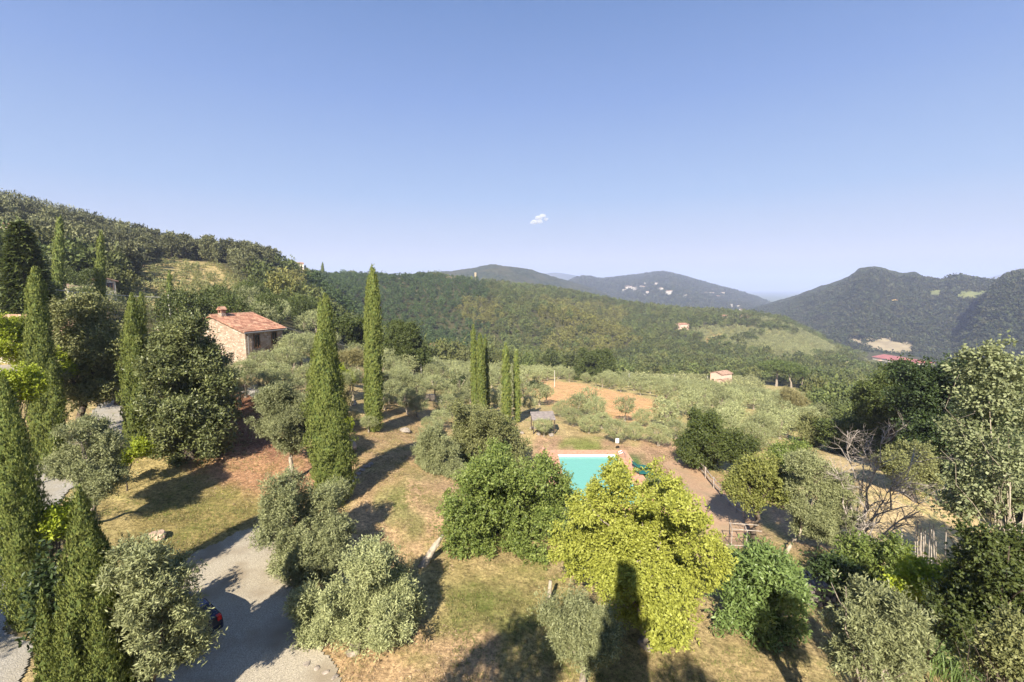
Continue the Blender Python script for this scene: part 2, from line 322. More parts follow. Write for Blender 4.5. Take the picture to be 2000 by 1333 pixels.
def terrainmat():
    m, n, p, L = newmat('ground'); N = n.nodes
    tc = N.new("ShaderNodeTexCoord"); a = N.new("ShaderNodeAttribute"); a.attribute_name = "zone"
    def noise(s, d=6, rg=.6):
        o = N.new("ShaderNodeTexNoise"); o.inputs["Scale"].default_value = s; o.inputs["Detail"].default_value = d; o.inputs["Roughness"].default_value = rg
        L.new(tc.outputs["Object"], o.inputs["Vector"]); return o.outputs["Fac"]
    def ramp(f, lo, hi, v0, v1):
        r = N.new("ShaderNodeMapRange"); r.inputs[1].default_value = lo; r.inputs[2].default_value = hi; r.inputs[3].default_value = v0; r.inputs[4].default_value = v1; L.new(f, r.inputs[0]); return r.outputs[0]
    fine = ramp(noise(5.0, 10, .82), .40, .60, .5, 1.5); mid = ramp(noise(.8, 7, .7), .3, .7, .68, 1.32)
    mul = N.new("ShaderNodeMath"); mul.operation = 'MULTIPLY'; L.new(fine, mul.inputs[0]); L.new(mid, mul.inputs[1])
    g = N.new("ShaderNodeMix"); g.data_type = 'RGBA'; L.new(ramp(noise(.33, 6, .7), .50, .66, 0, .8), g.inputs[0]); L.new(a.outputs["Color"], g.inputs[6]); gx = N.new("ShaderNodeMix"); gx.data_type = 'RGBA'; gx.blend_type = 'MULTIPLY'; gx.inputs[0].default_value = 1; L.new(a.outputs["Color"], gx.inputs[6]); gx.inputs[7].default_value = (.62, .80, .55, 1); L.new(gx.outputs[2], g.inputs[7])
    g2 = N.new("ShaderNodeMix"); g2.data_type = 'RGBA'; L.new(ramp(noise(2.3, 7, .75), .54, .68, 0, .7), g2.inputs[0]); L.new(g.outputs[2], g2.inputs[6]); gy = N.new("ShaderNodeMix"); gy.data_type = 'RGBA'; gy.blend_type = 'MULTIPLY'; gy.inputs[0].default_value = 1; L.new(a.outputs["Color"], gy.inputs[6]); gy.inputs[7].default_value = (1.5, 1.5, 1.5, 1); L.new(gy.outputs[2], g2.inputs[7])
    vm = N.new("ShaderNodeVectorMath"); vm.operation = 'SCALE'; L.new(g2.outputs[2], vm.inputs[0]); L.new(mul.outputs[0], vm.inputs["Scale"])
    L.new(vm.outputs[0], p.inputs["Base Color"]); p.inputs["Roughness"].default_value = 1; p.inputs["Specular IOR Level"].default_value = .1
    b = N.new("ShaderNodeBump"); b.inputs["Strength"].default_value = .9; b.inputs["Distance"].default_value = .12; L.new(noise(9, 8, .8), b.inputs["Height"]); L.new(b.outputs[0], p.inputs["Normal"])
    return m
M['ground'] = terrainmat()
V = np.stack([X, Y, Z], -1).reshape(-1, 3)
cap = len(V); V = np.concatenate([V, [[0, 0, float(ZG[0].mean())]]]); ct = np.array([[cap, k + 1, k] for k in range(na - 1)])
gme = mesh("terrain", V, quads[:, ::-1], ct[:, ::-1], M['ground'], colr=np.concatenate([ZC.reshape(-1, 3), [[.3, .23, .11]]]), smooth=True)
tag(obj("terrain", gme), kind="structure")
# draped sheets: road, parking, path
def drape(name, poly_px, mat, lift, cell=.14, edge=.35, kind="structure", seed=1):
    W = np.array([hit(a, b)[:2] for a, b in poly_px]); lo = W.min(0) - 1; hi = W.max(0) + 1
    nx = int((hi[0] - lo[0]) / cell) + 1; ny = int((hi[1] - lo[1]) / cell) + 1
    gx, gy = np.meshgrid(lo[0] + np.arange(nx) * cell, lo[1] + np.arange(ny) * cell)
    cx = gx[:-1, :-1] + cell / 2; cy = gy[:-1, :-1] + cell / 2
    k = inpoly(cx + fbm(cx, cy, 1.6, seed, 4) * edge, cy + fbm(cx, cy, 1.6, seed + 9, 4) * edge, [tuple(p) for p in W])
    V = np.stack([gx, gy, zt(gx, gy) + lift], -1).reshape(-1, 3)
    ii, jj = np.nonzero(k); a = ii * nx + jj
    q = np.stack([a, a + 1, a + nx + 1, a + nx], -1); u, inv = np.unique(q, return_inverse=True)
    return tag(obj(name, mesh(name, V[u], inv.reshape(-1, 4), None, mat, smooth=True)), kind=kind)
M['gravel'] = noisemat('gravel', (.25, .22, .17), (.46, .405, .31), 22, .95, .35, 30, 6, (.25, .205, .145), .45)
M['road'] = noisemat('pale_road', (.25, .235, .21), (.38, .355, .31), 9, .95, .4, 25, 6, (.29, .26, .205), .5)
drape("gravel_parking", [(330, 1110), (400, 1075), (470, 1040), (560, 1015), (600, 1090), (560, 1200), (640, 1290), (680, 1420), (470, 1450), (330, 1420), (250, 1330), (250, 1200), (300, 1140)], M['gravel'], .05)
drape("road", [(-160, 1450), (60, 1450), (50, 1250), (45, 1120), (95, 1010), (145, 960), (230, 875), (290, 850), (330, 790), (280, 770), (200, 790), (150, 830), (90, 890), (40, 960), (-30, 1050), (-130, 1200)], M['road'], .06, .09, .6)
drape("terrace_gravel", [(-60, 725), (40, 712), (75, 722), (70, 738), (-60, 750)], M['road'], .06, .25)
drape("house_terrace", [(470, 765), (500, 752), (530, 755), (540, 768), (490, 778)], M['road'], .05, .2)
M['path'] = noisemat('earth_path', (.36, .225, .14), (.47, .32, .20), 6, .95, .5, 25, 6, (.36, .26, .16), .5)
drape("path", [(1290, 905), (1330, 895), (1370, 915), (1410, 955), (1440, 990), (1465, 1040), (1440, 1085), (1380, 1100), (1375, 1030), (1345, 965), (1310, 930)], M['path'], .05, .16, .5)
# ------------------------------------------------------------------ distant hills
def hill(name, crest, D0, D1, foot, mat, seed, ns=260, ntf=150, canopy=5.0, spur=.22, backfoot=None):
    cr = np.array(crest, float); s = np.linspace(cr[0, 0], cr[-1, 0], ns)
    py = pchip(cr[:, 0], cr[:, 1], s); Dc = np.interp(s, cr[:, 0], cr[:, 2])
    P = at(s, py, Dc); az = np.arctan2(P[:, 0], P[:, 1]); zc = P[:, 2]
    t = np.concatenate([np.linspace(0, 1, ntf), 1 + np.linspace(0, 1, 40)[1:]])
    front = t <= 1; D0a = np.interp(s, [c[0] for c in D0], [c[1] for c in D0]) if isinstance(D0, list) else np.full(ns, D0)
    D = np.where(front[:, None], D0a + (Dc - D0a) * t[:, None], Dc + (D1 - Dc) * (t[:, None] - 1))
    f0 = foot
    prof = np.where(front, np.sin(np.clip(t, 0, 1) * math.pi / 2) ** 1.15, np.cos((np.clip(t, 1, 2) - 1) * math.pi / 2) ** 1.3)[:, None]
    X = D * np.sin(az); Y = D * np.cos(az)
    sz = float(np.median(Dc)) * .12
    warp = fbm(X, Y, sz, seed, 5); env = 4 * prof * (1 - prof)
    Z = f0 + (zc - f0) * np.clip(prof + spur * warp * env, -.1, 1.0)
    Z = Z + canopy * fbm(X, Y, 22, seed + 5, 3) * np.clip(prof * 5, 0, 1)
    n0, n1 = Z.shape; a = np.arange(n0 - 1)[:, None] * n1 + np.arange(n1 - 1)[None]
    q = np.stack([a, a + 1, a + n1 + 1, a + n1], -1).reshape(-1, 4)
    o = tag(obj(name, mesh(name, np.stack([X, Y, Z], -1), q[:, ::-1], None, mat)), kind="structure")
    return o, (az, D, Z)
def hillmat(name, c1, c2, c3, s=.05):
    return noisemat(name, c1, c2, s, 1, .0, None, 8, c3, s * .12, spec=.05)
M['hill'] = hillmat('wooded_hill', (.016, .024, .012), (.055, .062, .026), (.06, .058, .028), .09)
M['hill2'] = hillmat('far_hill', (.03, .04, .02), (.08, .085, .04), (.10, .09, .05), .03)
hill("hill", [(740, 545, 2100), (800, 537, 2000), (850, 533, 1950), (915, 526, 1900), (945, 520, 1900), (965, 518, 1900), (990, 522, 1900), (1020, 525, 1950), (1060, 535, 2000), (1095, 546, 2050), (1140, 558, 2100), (1200, 580, 2150), (1260, 605, 2200)], 1150, 2900, -112, M['hill'], 11)
hv, hvg = hill("hill", [(1060, 575, 3000), (1100, 556, 3000), (1140, 543, 3000), (1175, 548, 3050), (1210, 544, 3100), (1250, 540, 3150), (1290, 535, 3150), (1320, 540, 3150), (1360, 551, 3150), (1400, 562, 3150), (1440, 572, 3150), (1480, 585, 3100), (1530, 606, 3000)], 1700, 4300, -114, M['hill'], 21)
hr, hrg = hill("hill", [(1440, 612, 2100), (1480, 600, 2050), (1520, 588, 2000), (1560, 576, 1950), (1600, 561, 1900), (1640, 549, 1850), (1665, 537, 1800), (1682, 524, 1800), (1710, 522, 1800), (1740, 530, 1800), (1762, 535, 1800), (1785, 533, 1800), (1810, 542, 1800), (1840, 545, 1800), (1870, 539, 1800), (1910, 542, 1800), (1960, 550, 1800), (2050, 560, 1800)], [(1440, 1500), (1600, 1060), (1700, 1000), (2050, 1000)], 2700, -112, M['hill'], 31, 420, 220, 5, .3)
hs, hsg = hill("hill", [(1800, 700, 1080), (1860, 668, 1120), (1895, 632, 1180), (1920, 598, 1210), (1938, 572, 1250), (1956, 554, 1280), (1985, 542, 1300), (2050, 536, 1300), (2200, 520, 1300)], [(1800, 1000), (1900, 820), (2200, 780)], 1700, -104, M['hill'], 41, 300, 150, 5, .25)
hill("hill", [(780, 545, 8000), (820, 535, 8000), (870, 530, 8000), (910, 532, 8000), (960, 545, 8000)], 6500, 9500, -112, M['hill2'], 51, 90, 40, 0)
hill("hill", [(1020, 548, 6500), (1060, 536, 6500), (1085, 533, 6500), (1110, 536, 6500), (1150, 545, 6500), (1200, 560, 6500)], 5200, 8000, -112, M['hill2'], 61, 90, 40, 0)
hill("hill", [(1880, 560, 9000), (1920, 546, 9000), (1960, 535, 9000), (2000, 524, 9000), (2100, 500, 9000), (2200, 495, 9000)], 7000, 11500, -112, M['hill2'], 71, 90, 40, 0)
# ------------------------------------------------------------------ foliage
def unit(v): return v / (np.linalg.norm(v, axis=-1, keepdims=True) + 1e-9)
def leaves(P, A, Nn, ln, wd, rng):
    """one diamond leaf (or leaf tuft) per row: position, axis, facing"""
    n = len(P); A = unit(A); S = unit(np.cross(A, Nn)); Nn = np.cross(S, A)
    l = ln * rng.uniform(.7, 1.3, (n, 1)); w_ = wd * rng.uniform(.75, 1.25, (n, 1))
    V = np.stack([P, P + A * l * .45 + S * w_ * .5 + Nn * w_ * .12, P + A * l, P + A * l * .45 - S * w_ * .5 + Nn * w_ * .12], 1)
    return V.reshape(-1, 3), np.arange(n * 4).reshape(-1, 4), rng.random(n)
def shell_points(C, Rr, n, rng, shell, top=.15, carve=.78):
    """points near the outside of a union of balls"""
    out_p = []; out_d = []; got = 0
    wgt = (Rr ** 2).mean(1) if Rr.ndim > 1 else Rr ** 2
    Rr = Rr if Rr.ndim > 1 else np.repeat(Rr[:, None], 3, 1)
    for _ in range(12):
        m = int((n - got) * 1.8) + 16
        b = rng.choice(len(C), m, p=wgt / wgt.sum()); d = unit(rng.normal(size=(m, 3)) + [0, 0, top])
        f = shell[0] + (shell[1] - shell[0]) * rng.random(m) ** .6
        p = C[b] + d * Rr[b] * f[:, None]
        ins = np.zeros(m, bool)
        for k in range(len(C)):
            q = np.sqrt((((p - C[k]) / Rr[k]) ** 2).sum(1)); ins |= (q < carve) & (b != k)
        p = p[~ins]; d = d[~ins]; out_p.append(p); out_d.append(d); got += len(p)
        if got >= n: break
    return np.concatenate(out_p)[:n], np.concatenate(out_d)[:n]
def crown_data(C, Rr, ntw, lpt, ln, wd, spread, rng, shell=(.55, 1.05), up=.3, carve=.75, top=.15, flat=.5, axr=.8, gap=0.0):
    C = np.asarray(C, float); Rr = np.asarray(Rr, float)
    p, d = shell_points(C, Rr, int(ntw * (1.25 if gap else 1)), rng, shell, top, carve)
    if gap:                      # boughs: thin spots and bulges through the crown
        K = unit(rng.normal(size=(5, 3))) * (2 * math.pi / (gap * rng.uniform(.6, 1.6, (5, 1)))); w_ = np.sin(p @ K.T + rng.random(5) * 6.28).sum(1) / 2.2
        k = w_ + rng.normal(size=len(p)) * .25 > -.62; p = p + d * (w_ * gap * .13)[:, None]; p, d = p[k], d[k]
    n = len(p)
    td = unit(d + [0, 0, up] + rng.normal(size=(n, 3)) * .45)
    sh = rng.random(n) < .08; p = p + td * (sh * rng.uniform(.8, 2.6, n) * spread)[:, None]     # stray shoots
    P = np.repeat(p, lpt, 0); T = np.repeat(td, lpt, 0); Dd = np.repeat(d, lpt, 0); m = len(P)
    P = P + T * (rng.uniform(-.6, 1.0, (m, 1)) * spread) + rng.normal(size=(m, 3)) * spread * .33
    A = T * .7 + rng.normal(size=(m, 3)) * axr
    Nn = Dd * flat + [0, 0, .35] + rng.normal(size=(m, 3)) * .6
    V, q, r = leaves(P, A, Nn, ln, wd, rng)
    return V, q, np.clip(r * .6 + np.repeat(rng.random(n), lpt) * .4, 0, 1)
def limbs(mb, base, targets, rng, r0, lift=.5, k=6, fork=None, bend=.12, tipf=.18):
    base = np.asarray(base, float); targets = np.asarray(targets, float)
    ctr = targets.mean(0); f = base + (ctr - base) * (fork if fork is not None else .4) if len(targets) else base
    n = 6; t = np.linspace(0, 1, n)[:, None]
    L = np.linalg.norm(f - base); jit = rng.normal(size=(n, 3)) * L * bend * .5; jit[0] = 0; jit[-1] = 0
    pts = base + (f - base) * t + jit; rr = r0 * (1.25 - .55 * t[:, 0]); rr[0] *= 1.25
    mb.tube(np.concatenate([[base - [0, 0, .3]], pts]), np.concatenate([[rr[0]], rr]), max(k, 7))
    for g in targets:
        L = np.linalg.norm(g - f); mid = (f + g) / 2 + rng.normal(size=3) * L * bend + [0, 0, L * .08]
        t = np.linspace(0, 1, 7)[:, None]; c = (1 - t) ** 2 * f + 2 * t * (1 - t) * mid + t * t * g
        mb.tube(c, r0 * .62 * (1 - t[:, 0] * (1 - tipf)), k)
        for _ in range(2):
            e = g + rng.normal(size=3) * L * .13 + [0, 0, L * .04]; s0 = c[3]
            c2 = s0 + (e - s0) * t + rng.normal(size=(7, 3)) * L * .02
            mb.tube(c2, r0 * .26 * (1 - t[:, 0] * .8), 5)
STY = {
 'citron': (.15, .08, .22, 10, 2.0, .35, 'citron', 'bark_dark', .7),  # leaf length, width, twig spread, leaves per twig, cover, up, material, bark
 'olive':  (.135, .042, .17, 12, 2.1, .45, 'olive', 'bark_olive', .5),
 'oliveb': (.125, .04, .17, 12, 1.9, .45, 'olive', 'bark_olive', .5),
 'yellow': (.125, .08, .17, 12, 1.8, .35, 'yellow', 'bark_olive', .8),
 'green':  (.16, .085, .22, 11, 2.0, .1, 'green', 'bark_dark', .8),
 'oak':    (.16, .09, .24, 10, 2.0, .35, 'oak', 'bark_dark', .7),
 'bay':    (.20, .09, .26, 10, 2.1, .5, 'bay', 'bark_dark', .8),
 'dark':   (.20, .11, .28, 10, 2.0, .2, 'dark', 'bark_dark', .7),
 'darkoak': (.17, .10, .26, 10, 2.0, .3, 'darkoak', 'bark_dark', .7),
 'poplar': (.15, .10, .24, 9, 1.5, .35, 'poplar', 'bark_white', .5),
 'walnut': (.21, .085, .24, 11, 2.0, .05, 'walnut', 'bark_dark', .9),
 'lime':   (.14, .08, .18, 9, 2.2, .4, 'lime', 'bark_dark', .6),
 'straw':  (.20, .05, .20, 9, 2.0, .5, 'straw', 'bark_dark', .4),
}
rng0 = np.random.default_rng(5)
def hero(name, label, cat, D, blobs, style, base=None, r0=.16, fork=.45, group=None, depth=.55, ls=1.0, cover=1.0, seed=None, back=True, nolimb=False, bark=None, basept=None, gap=None):
    """a tree whose crown is a union of leafy balls; blobs are (px, py, r_px[, depth offset m]) of the photograph, at D metres"""
    rng = np.random.default_rng(seed if seed is not None else len(label) * 7919 + int(D * 131) + len(blobs))
    ln, wd, sp, lpt, cov, up, mt, bk, flat = STY[style]; ln *= ls; wd *= ls; sp *= ls; gap = gap if gap is not None else 1.1 * ls + .012 * D
    b = np.array([(x[0], x[1], x[2]) for x in blobs], float)
    W = (b[:, 0].max() - b[:, 0].min()) / F * D * .5
    off = rng.uniform(-1, 1, len(b)) * W * depth
    for i_, x in enumerate(blobs):
        if len(x) > 3: off[i_] = x[3]
    P = at(b[:, 0], b[:, 1], D + off); d = proj(P)[2]; Rr = b[:, 2] * d / F * 1.0
    if back:                     # fill the far side of the crown so that it is as deep as wide
        P2 = P + np.stack([P[:, 0] * 0, np.abs(W * depth) * np.ones(len(P)), P[:, 0] * 0], -1) * rng.uniform(.5, 1.0, (len(P), 1)); P2[:, 2] -= Rr * .15
        P = np.concatenate([P, P2]); Rr = np.concatenate([Rr, Rr * .85])
    bp = np.asarray(basept) if basept is not None else ground(base if base is not None else float(b[:, 0].mean()), D)
    P = P - bp
    gz = zt(P[:, 0] + bp[0], P[:, 1] + bp[1]) - bp[2]; P[:, 2] = np.maximum(P[:, 2], gz + Rr * .45)
    big, bigR = P, Rr; nb = 8     # every ball breaks up into boughs
    dd_ = unit(rng.normal(size=(len(P), nb, 3)) + [0, -.25, .3]); sr = Rr[:, None] * rng.uniform(.20, .42, (len(P), nb))
    SP = P[:, None] + dd_ * (Rr[:, None] * rng.uniform(.60, .98, (len(P), nb)))[..., None]
    P2 = np.concatenate([P, SP.reshape(-1, 3)]); R2 = np.concatenate([Rr * .66, sr.ravel()])
    P2[:, 2] = np.maximum(P2[:, 2], zt(P2[:, 0] + bp[0], P2[:, 1] + bp[1]) - bp[2] + R2 * .4)
    rad = np.repeat(R2[:, None], 3, 1)
    area = (4 * math.pi * Rr ** 2).sum() * .72; ntw = int(area * cov * cover / (ln * wd * .5 * lpt))
    ntw = min(ntw, 7500)
    V, q, r = crown_data(P2, rad, ntw, lpt, ln, wd, sp, rng, up=up, flat=flat, carve=.66, gap=gap)
    root = thing(name, label, cat, bp, group=group)
    obj("crown", mesh("crown", V, q, None, M[mt], rnd=r), root)
    if not nolimb:
        mb = MB(); sel = np.argsort(-Rr)[:8]; cm = P.mean(0); limbs(mb, (0, 0, 0), cm + (P[sel] - cm) * .8, rng, r0, fork=fork)
        mb.build("trunk", M[bark or bk], root, smooth=True)
    return root
def cypress(label, bpx, D, top, wpx, prof='col', seed=0, group=None, name="cypress_tree", dens=1.0, extra=None, lightcore=False):
    """a columnar cypress: base column of pixels, plan distance, pixel of the tip, half width in pixels"""
    rng = np.random.default_rng(seed + 1000); bp = ground(bpx, D); tp = at(top[0], top[1], D) - bp; H = tp[2]
    dd = proj(bp + tp * .4)[2]; Wm = wpx * .9 * dd / F
    def pr(t):
        if prof == 'col': return np.interp(t, [0, .03, .12, .35, .6, .8, .93, 1], [.55, .75, .95, 1, .86, .62, .34, .04])
        if prof == 'thin': return np.interp(t, [0, .03, .15, .4, .7, .9, 1], [.6, .8, .97, 1, .84, .58, .10])
        return np.interp(t, [0, .04, .15, .3, .5, .7, .85, 1], [.7, .88, 1, .97, .78, .52, .28, .02])
    stems = [(np.zeros(3), 1.0, 1.0)] + [(np.array([e[0], e[1], 0.]), e[2], e[3]) for e in (extra or [])]
    Vs, qs, rs, n0 = [], [], [], 0; cv, cq, cn = [], [], 0
    for off, hs_, ws_ in stems:
        t = rng.random(int(90000)) ; wgt = pr(t); keep = rng.random(len(t)) < wgt / wgt.max(); t = t[keep]
        ls = np.clip(dd / F * 4.6, .11, .6)            # tuft length
        area = 2 * math.pi * Wm * ws_ * H * hs_ * .75; ntw = int(min(len(t), dens * area / (ls * ls * .30)) )
        t = t[:ntw]; th = rng.random(ntw) * 2 * math.pi
        lump = 1 + .13 * np.sin(th * 3 + t * 9 + seed) + .10 * np.sin(th * 5 - t * 23 + seed * 2) + .07 * np.sin(th * 9 + t * 51)
        rr = pr(t) * Wm * ws_ * lump * rng.uniform(.84, 1.06, ntw) * (1 + .10 * np.sin(th * 2 + np.floor(t * 17) * 2.4 + seed))
        o = np.stack([np.cos(th), np.sin(th), 0 * th], -1)
        ax = off + np.outer(t, tp * hs_); p = ax + o * rr[:, None]
        T = unit(o * .26 + [0, 0, 1] + rng.normal(size=(ntw, 3)) * .15)
        lp = 4; P = np.repeat(p, lp, 0); TT = np.repeat(T, lp, 0); O = np.repeat(o, lp, 0); m = len(P)
        P = P + rng.normal(size=(m, 3)) * ls * .16
        V, q, r = leaves(P, TT + rng.normal(size=(m, 3)) * .16, O + rng.normal(size=(m, 3)) * .45, ls * .9, ls * .34, rng)
        r = np.clip(r * .55 + np.repeat(rng.random(ntw), lp) * .45, 0, 1)
        Vs.append(V); qs.append(q + n0); rs.append(r); n0 += len(V)
        kk, nn = 14, 26; tt = np.linspace(0.005, .985, nn); th = np.arange(kk) / kk * 2 * math.pi
        TT, HH = np.meshgrid(tt, th, indexing='ij'); l2 = 1 + .13 * np.sin(HH * 3 + TT * 9 + seed) + .10 * np.sin(HH * 5 - TT * 23 + seed * 2)
        r2 = pr(TT) * Wm * ws_ * .80 * l2
        cvv = off + TT[..., None] * tp * hs_ + np.stack([np.cos(HH) * r2, np.sin(HH) * r2, 0 * r2], -1)
        a = np.arange(nn - 1)[:, None] * kk; b_ = np.arange(kk)[None]; bn = (b_ + 1) % kk
        qq = np.stack([a + b_, a + bn, a + kk + bn, a + kk + b_], -1).reshape(-1, 4)
        Vs.append(cvv.reshape(-1, 3)); qs.append(qq + n0); rs.append(np.full(len(qq), .1)); n0 += cvv.size // 3
    root = thing(name, label, "tree", bp, group=group)
    obj("crown", mesh("crown", np.concatenate(Vs), np.concatenate(qs), None, M['cypress'], rnd=np.concatenate(rs)), root)
    mb = MB()
    for off, hs_, ws_ in stems: mb.tube([off + [0, 0, -.4], off + tp * .3 * hs_, off + tp * .8 * hs_], [Wm * .16 + .05, Wm * .12 + .03, .03], 7)
    mb.build("trunk", M['bark_dark'], root, smooth=True)
    return root
# prototype crowns for repeated trees -------------------------------------------------
def proto_round(seed, nb, ntw, lpt, ln, wd, sp, ell=(1, 1, .8), up=.3, spread=.55, br=(.42, .62), core=False, carve=.7, shell=(.55, 1.06)):
    """crown of about unit radius around the origin"""
    rng = np.random.default_rng(seed); e = np.array(ell)
    C = unit(rng.normal(size=(nb, 3)) + [0, 0, .25]) * e * spread * rng.uniform(.7, 1.1, (nb, 1)); C[0] = 0
    Rr = rng.uniform(br[0], br[1], nb); Rr[0] = .62
    V, q, r = crown_data(C, np.repeat(Rr[:, None], 3, 1) * (np.array([1, 1, .9])), ntw, lpt, ln, wd, sp, rng, up=up, carve=carve, shell=shell)
    return V, q, r
def proto_trunk(seed, r0, h, spread, n=4):
    rng = np.random.default_rng(seed); mb = MB()
    tg = np.stack([rng.uniform(-1, 1, n) * spread, rng.uniform(-1, 1, n) * spread, h + rng.uniform(-.1, .5, n) * spread], -1)
    limbs(mb, (0, 0, 0), tg, rng, r0, fork=.45, k=5); return mb
def pmesh(name, data, mat): return mesh(name, data[0], data[1], None, mat, rnd=data[2])
OL_N = [pmesh("crown", proto_round(100 + s, 9, 900, 8, .085, .026, .12, (1, 1, .75)), M['olive']) for s in range(4)]      # unit crowns
OL_M = [pmesh("crown", proto_round(120 + s, 8, 300, 7, .13, .05, .15, (1, 1, .75)), M['olive']) for s in range(4)]
OL_F = [proto_round(140 + s, 6, 60, 5, .26, .13, .2, (1, 1, .75)) for s in range(4)]
def trunk_mesh(seed, mat, r0=.09, spread=.5):
    mb = proto_trunk(seed, r0, 1.0, spread)
    return mesh("trunk", np.concatenate(mb.v), np.concatenate(mb.q), np.concatenate(mb.t), mat, smooth=True)
OL_T = [trunk_mesh(200 + s, M['bark_olive']) for s in range(3)]
OAK_N = [pmesh("crown", proto_round(160 + s, 10, 800, 8, .09, .05, .13, (1, 1, .95)), M['darkoak']) for s in range(3)]
DK_T = [trunk_mesh(230 + s, M['bark_dark'], .07) for s in range(2)]
def ptree(name, label, cat, crown, trunk, bp, r, hc, rz, group=None, squash=1.0):
    """crown of radius r centred hc above the base, on a trunk that reaches into it"""
    root = thing(name, label, cat, bp, rz, group)
    obj("crown", crown, root, (0, 0, hc), 0, (r, r, r * squash))
    obj("trunk", trunk, root, (0, 0, 0), 0, (r * .9, r * .9, hc))
    return root
# ------------------------------------------------------------------ stone house and other buildings
def stonemat(name, c1, c2, c3, scale=3.2, mortar=(.45, .37, .28)):
    m, n, p, L = newmat(name); N = n.nodes
    tc = N.new("ShaderNodeTexCoord"); mp = N.new("ShaderNodeMapping"); mp.inputs["Scale"].default_value = (1, 1, 1.7); L.new(tc.outputs["Object"], mp.inputs[0])
    v = N.new("ShaderNodeTexVoronoi"); v.inputs["Scale"].default_value = scale; L.new(mp.outputs[0], v.inputs["Vector"])
    ve = N.new("ShaderNodeTexVoronoi"); ve.feature = 'DISTANCE_TO_EDGE'; ve.inputs["Scale"].default_value = scale; L.new(mp.outputs[0], ve.inputs["Vector"])
    sx = N.new("ShaderNodeSeparateColor"); L.new(v.outputs["Color"], sx.inputs[0])
    r = N.new("ShaderNodeValToRGB"); e = r.color_ramp.elements; e[0].color = (*c1, 1); e[1].color = (*c3, 1); e.new(.5).color = (*c2, 1); L.new(sx.outputs[0], r.inputs[0])
    g = N.new("ShaderNodeMapRange"); g.inputs[1].default_value = .02; g.inputs[2].default_value = .08; L.new(ve.outputs["Distance"], g.inputs[0])
    mx = N.new("ShaderNodeMix"); mx.data_type = 'RGBA'; L.new(g.outputs[0], mx.inputs[0]); mx.inputs[6].default_value = (*mortar, 1); L.new(r.outputs[0], mx.inputs[7])
    L.new(mx.outputs[2], p.inputs["Base Color"]); p.inputs["Roughness"].default_value = .95; p.inputs["Specular IOR Level"].default_value = .1
    b = N.new("ShaderNodeBump"); b.inputs["Strength"].default_value = .8; b.inputs["Distance"].default_value = .06; L.new(g.outputs[0], b.inputs["Height"]); L.new(b.outputs[0], p.inputs["Normal"])
    return m
def tilemat(name, c1, c2, c3):
    m, n, p, L = newmat(name); N = n.nodes
    tc = N.new("ShaderNodeTexCoord")
    v = N.new("ShaderNodeTexVoronoi"); v.inputs["Scale"].default_value = 3.2; L.new(tc.outputs["Object"], v.inputs["Vector"]); sx = N.new("ShaderNodeSeparateColor"); L.new(v.outputs["Color"], sx.inputs[0])
    r = N.new("ShaderNodeValToRGB"); e = r.color_ramp.elements; e[0].color = (*c1, 1); e[1].color = (*c3, 1); e.new(.5).color = (*c2, 1); L.new(sx.outputs[0], r.inputs[0])
    no = N.new("ShaderNodeTexNoise"); no.inputs["Scale"].default_value = .8; no.inputs["Detail"].default_value = 6; L.new(tc.outputs["Object"], no.inputs["Vector"])
    mr = N.new("ShaderNodeMapRange"); mr.inputs[1].default_value = .3; mr.inputs[2].default_value = .7; mr.inputs[3].default_value = .7; mr.inputs[4].default_value = 1.25; L.new(no.outputs["Fac"], mr.inputs[0])
    vm = N.new("ShaderNodeVectorMath"); vm.operation = 'SCALE'; L.new(r.outputs[0], vm.inputs[0]); L.new(mr.outputs[0], vm.inputs["Scale"])
    L.new(vm.outputs[0], p.inputs["Base Color"]); p.inputs["Roughness"].default_value = .9
    return m
M['stone'] = stonemat('rubble_stone', (.30, .215, .155), (.41, .31, .235), (.52, .43, .35), mortar=(.42, .345, .27))
M['stone2'] = stonemat('pale_stone', (.40, .33, .25), (.52, .45, .36), (.60, .54, .46))
M['tiles'] = tilemat('terracotta_tiles', (.23, .105, .07), (.34, .175, .115), (.43, .26, .175))
M['oldtiles'] = tilemat('weathered_tiles', (.25, .15, .10), (.36, .22, .15), (.44, .30, .22))
M['plaster'] = noisemat('cream_plaster', (.62, .54, .42), (.72, .64, .52), 2, .9)
M['white'] = noisemat('white_plaster', (.72, .70, .66), (.82, .80, .76), 2, .9)
M['pinkwall'] = noisemat('pink_plaster', (.55, .38, .30), (.64, .46, .37), 2, .9)
M['glass'] = plain('dark_window', (.015, .017, .02), .15)
M['frame'] = plain('wooden_frame', (.16, .09, .05), .7)
M['zinc'] = plain('zinc_gutter', (.30, .29, .28), .45, .6)
M['pole'] = noisemat('concrete_pole', (.42, .40, .37), (.55, .53, .49), 4, .9)
M['cable'] = plain('cable', (.10, .10, .10), .6)
M['cablew'] = plain('pale_cable', (.52, .51, .48), .6)
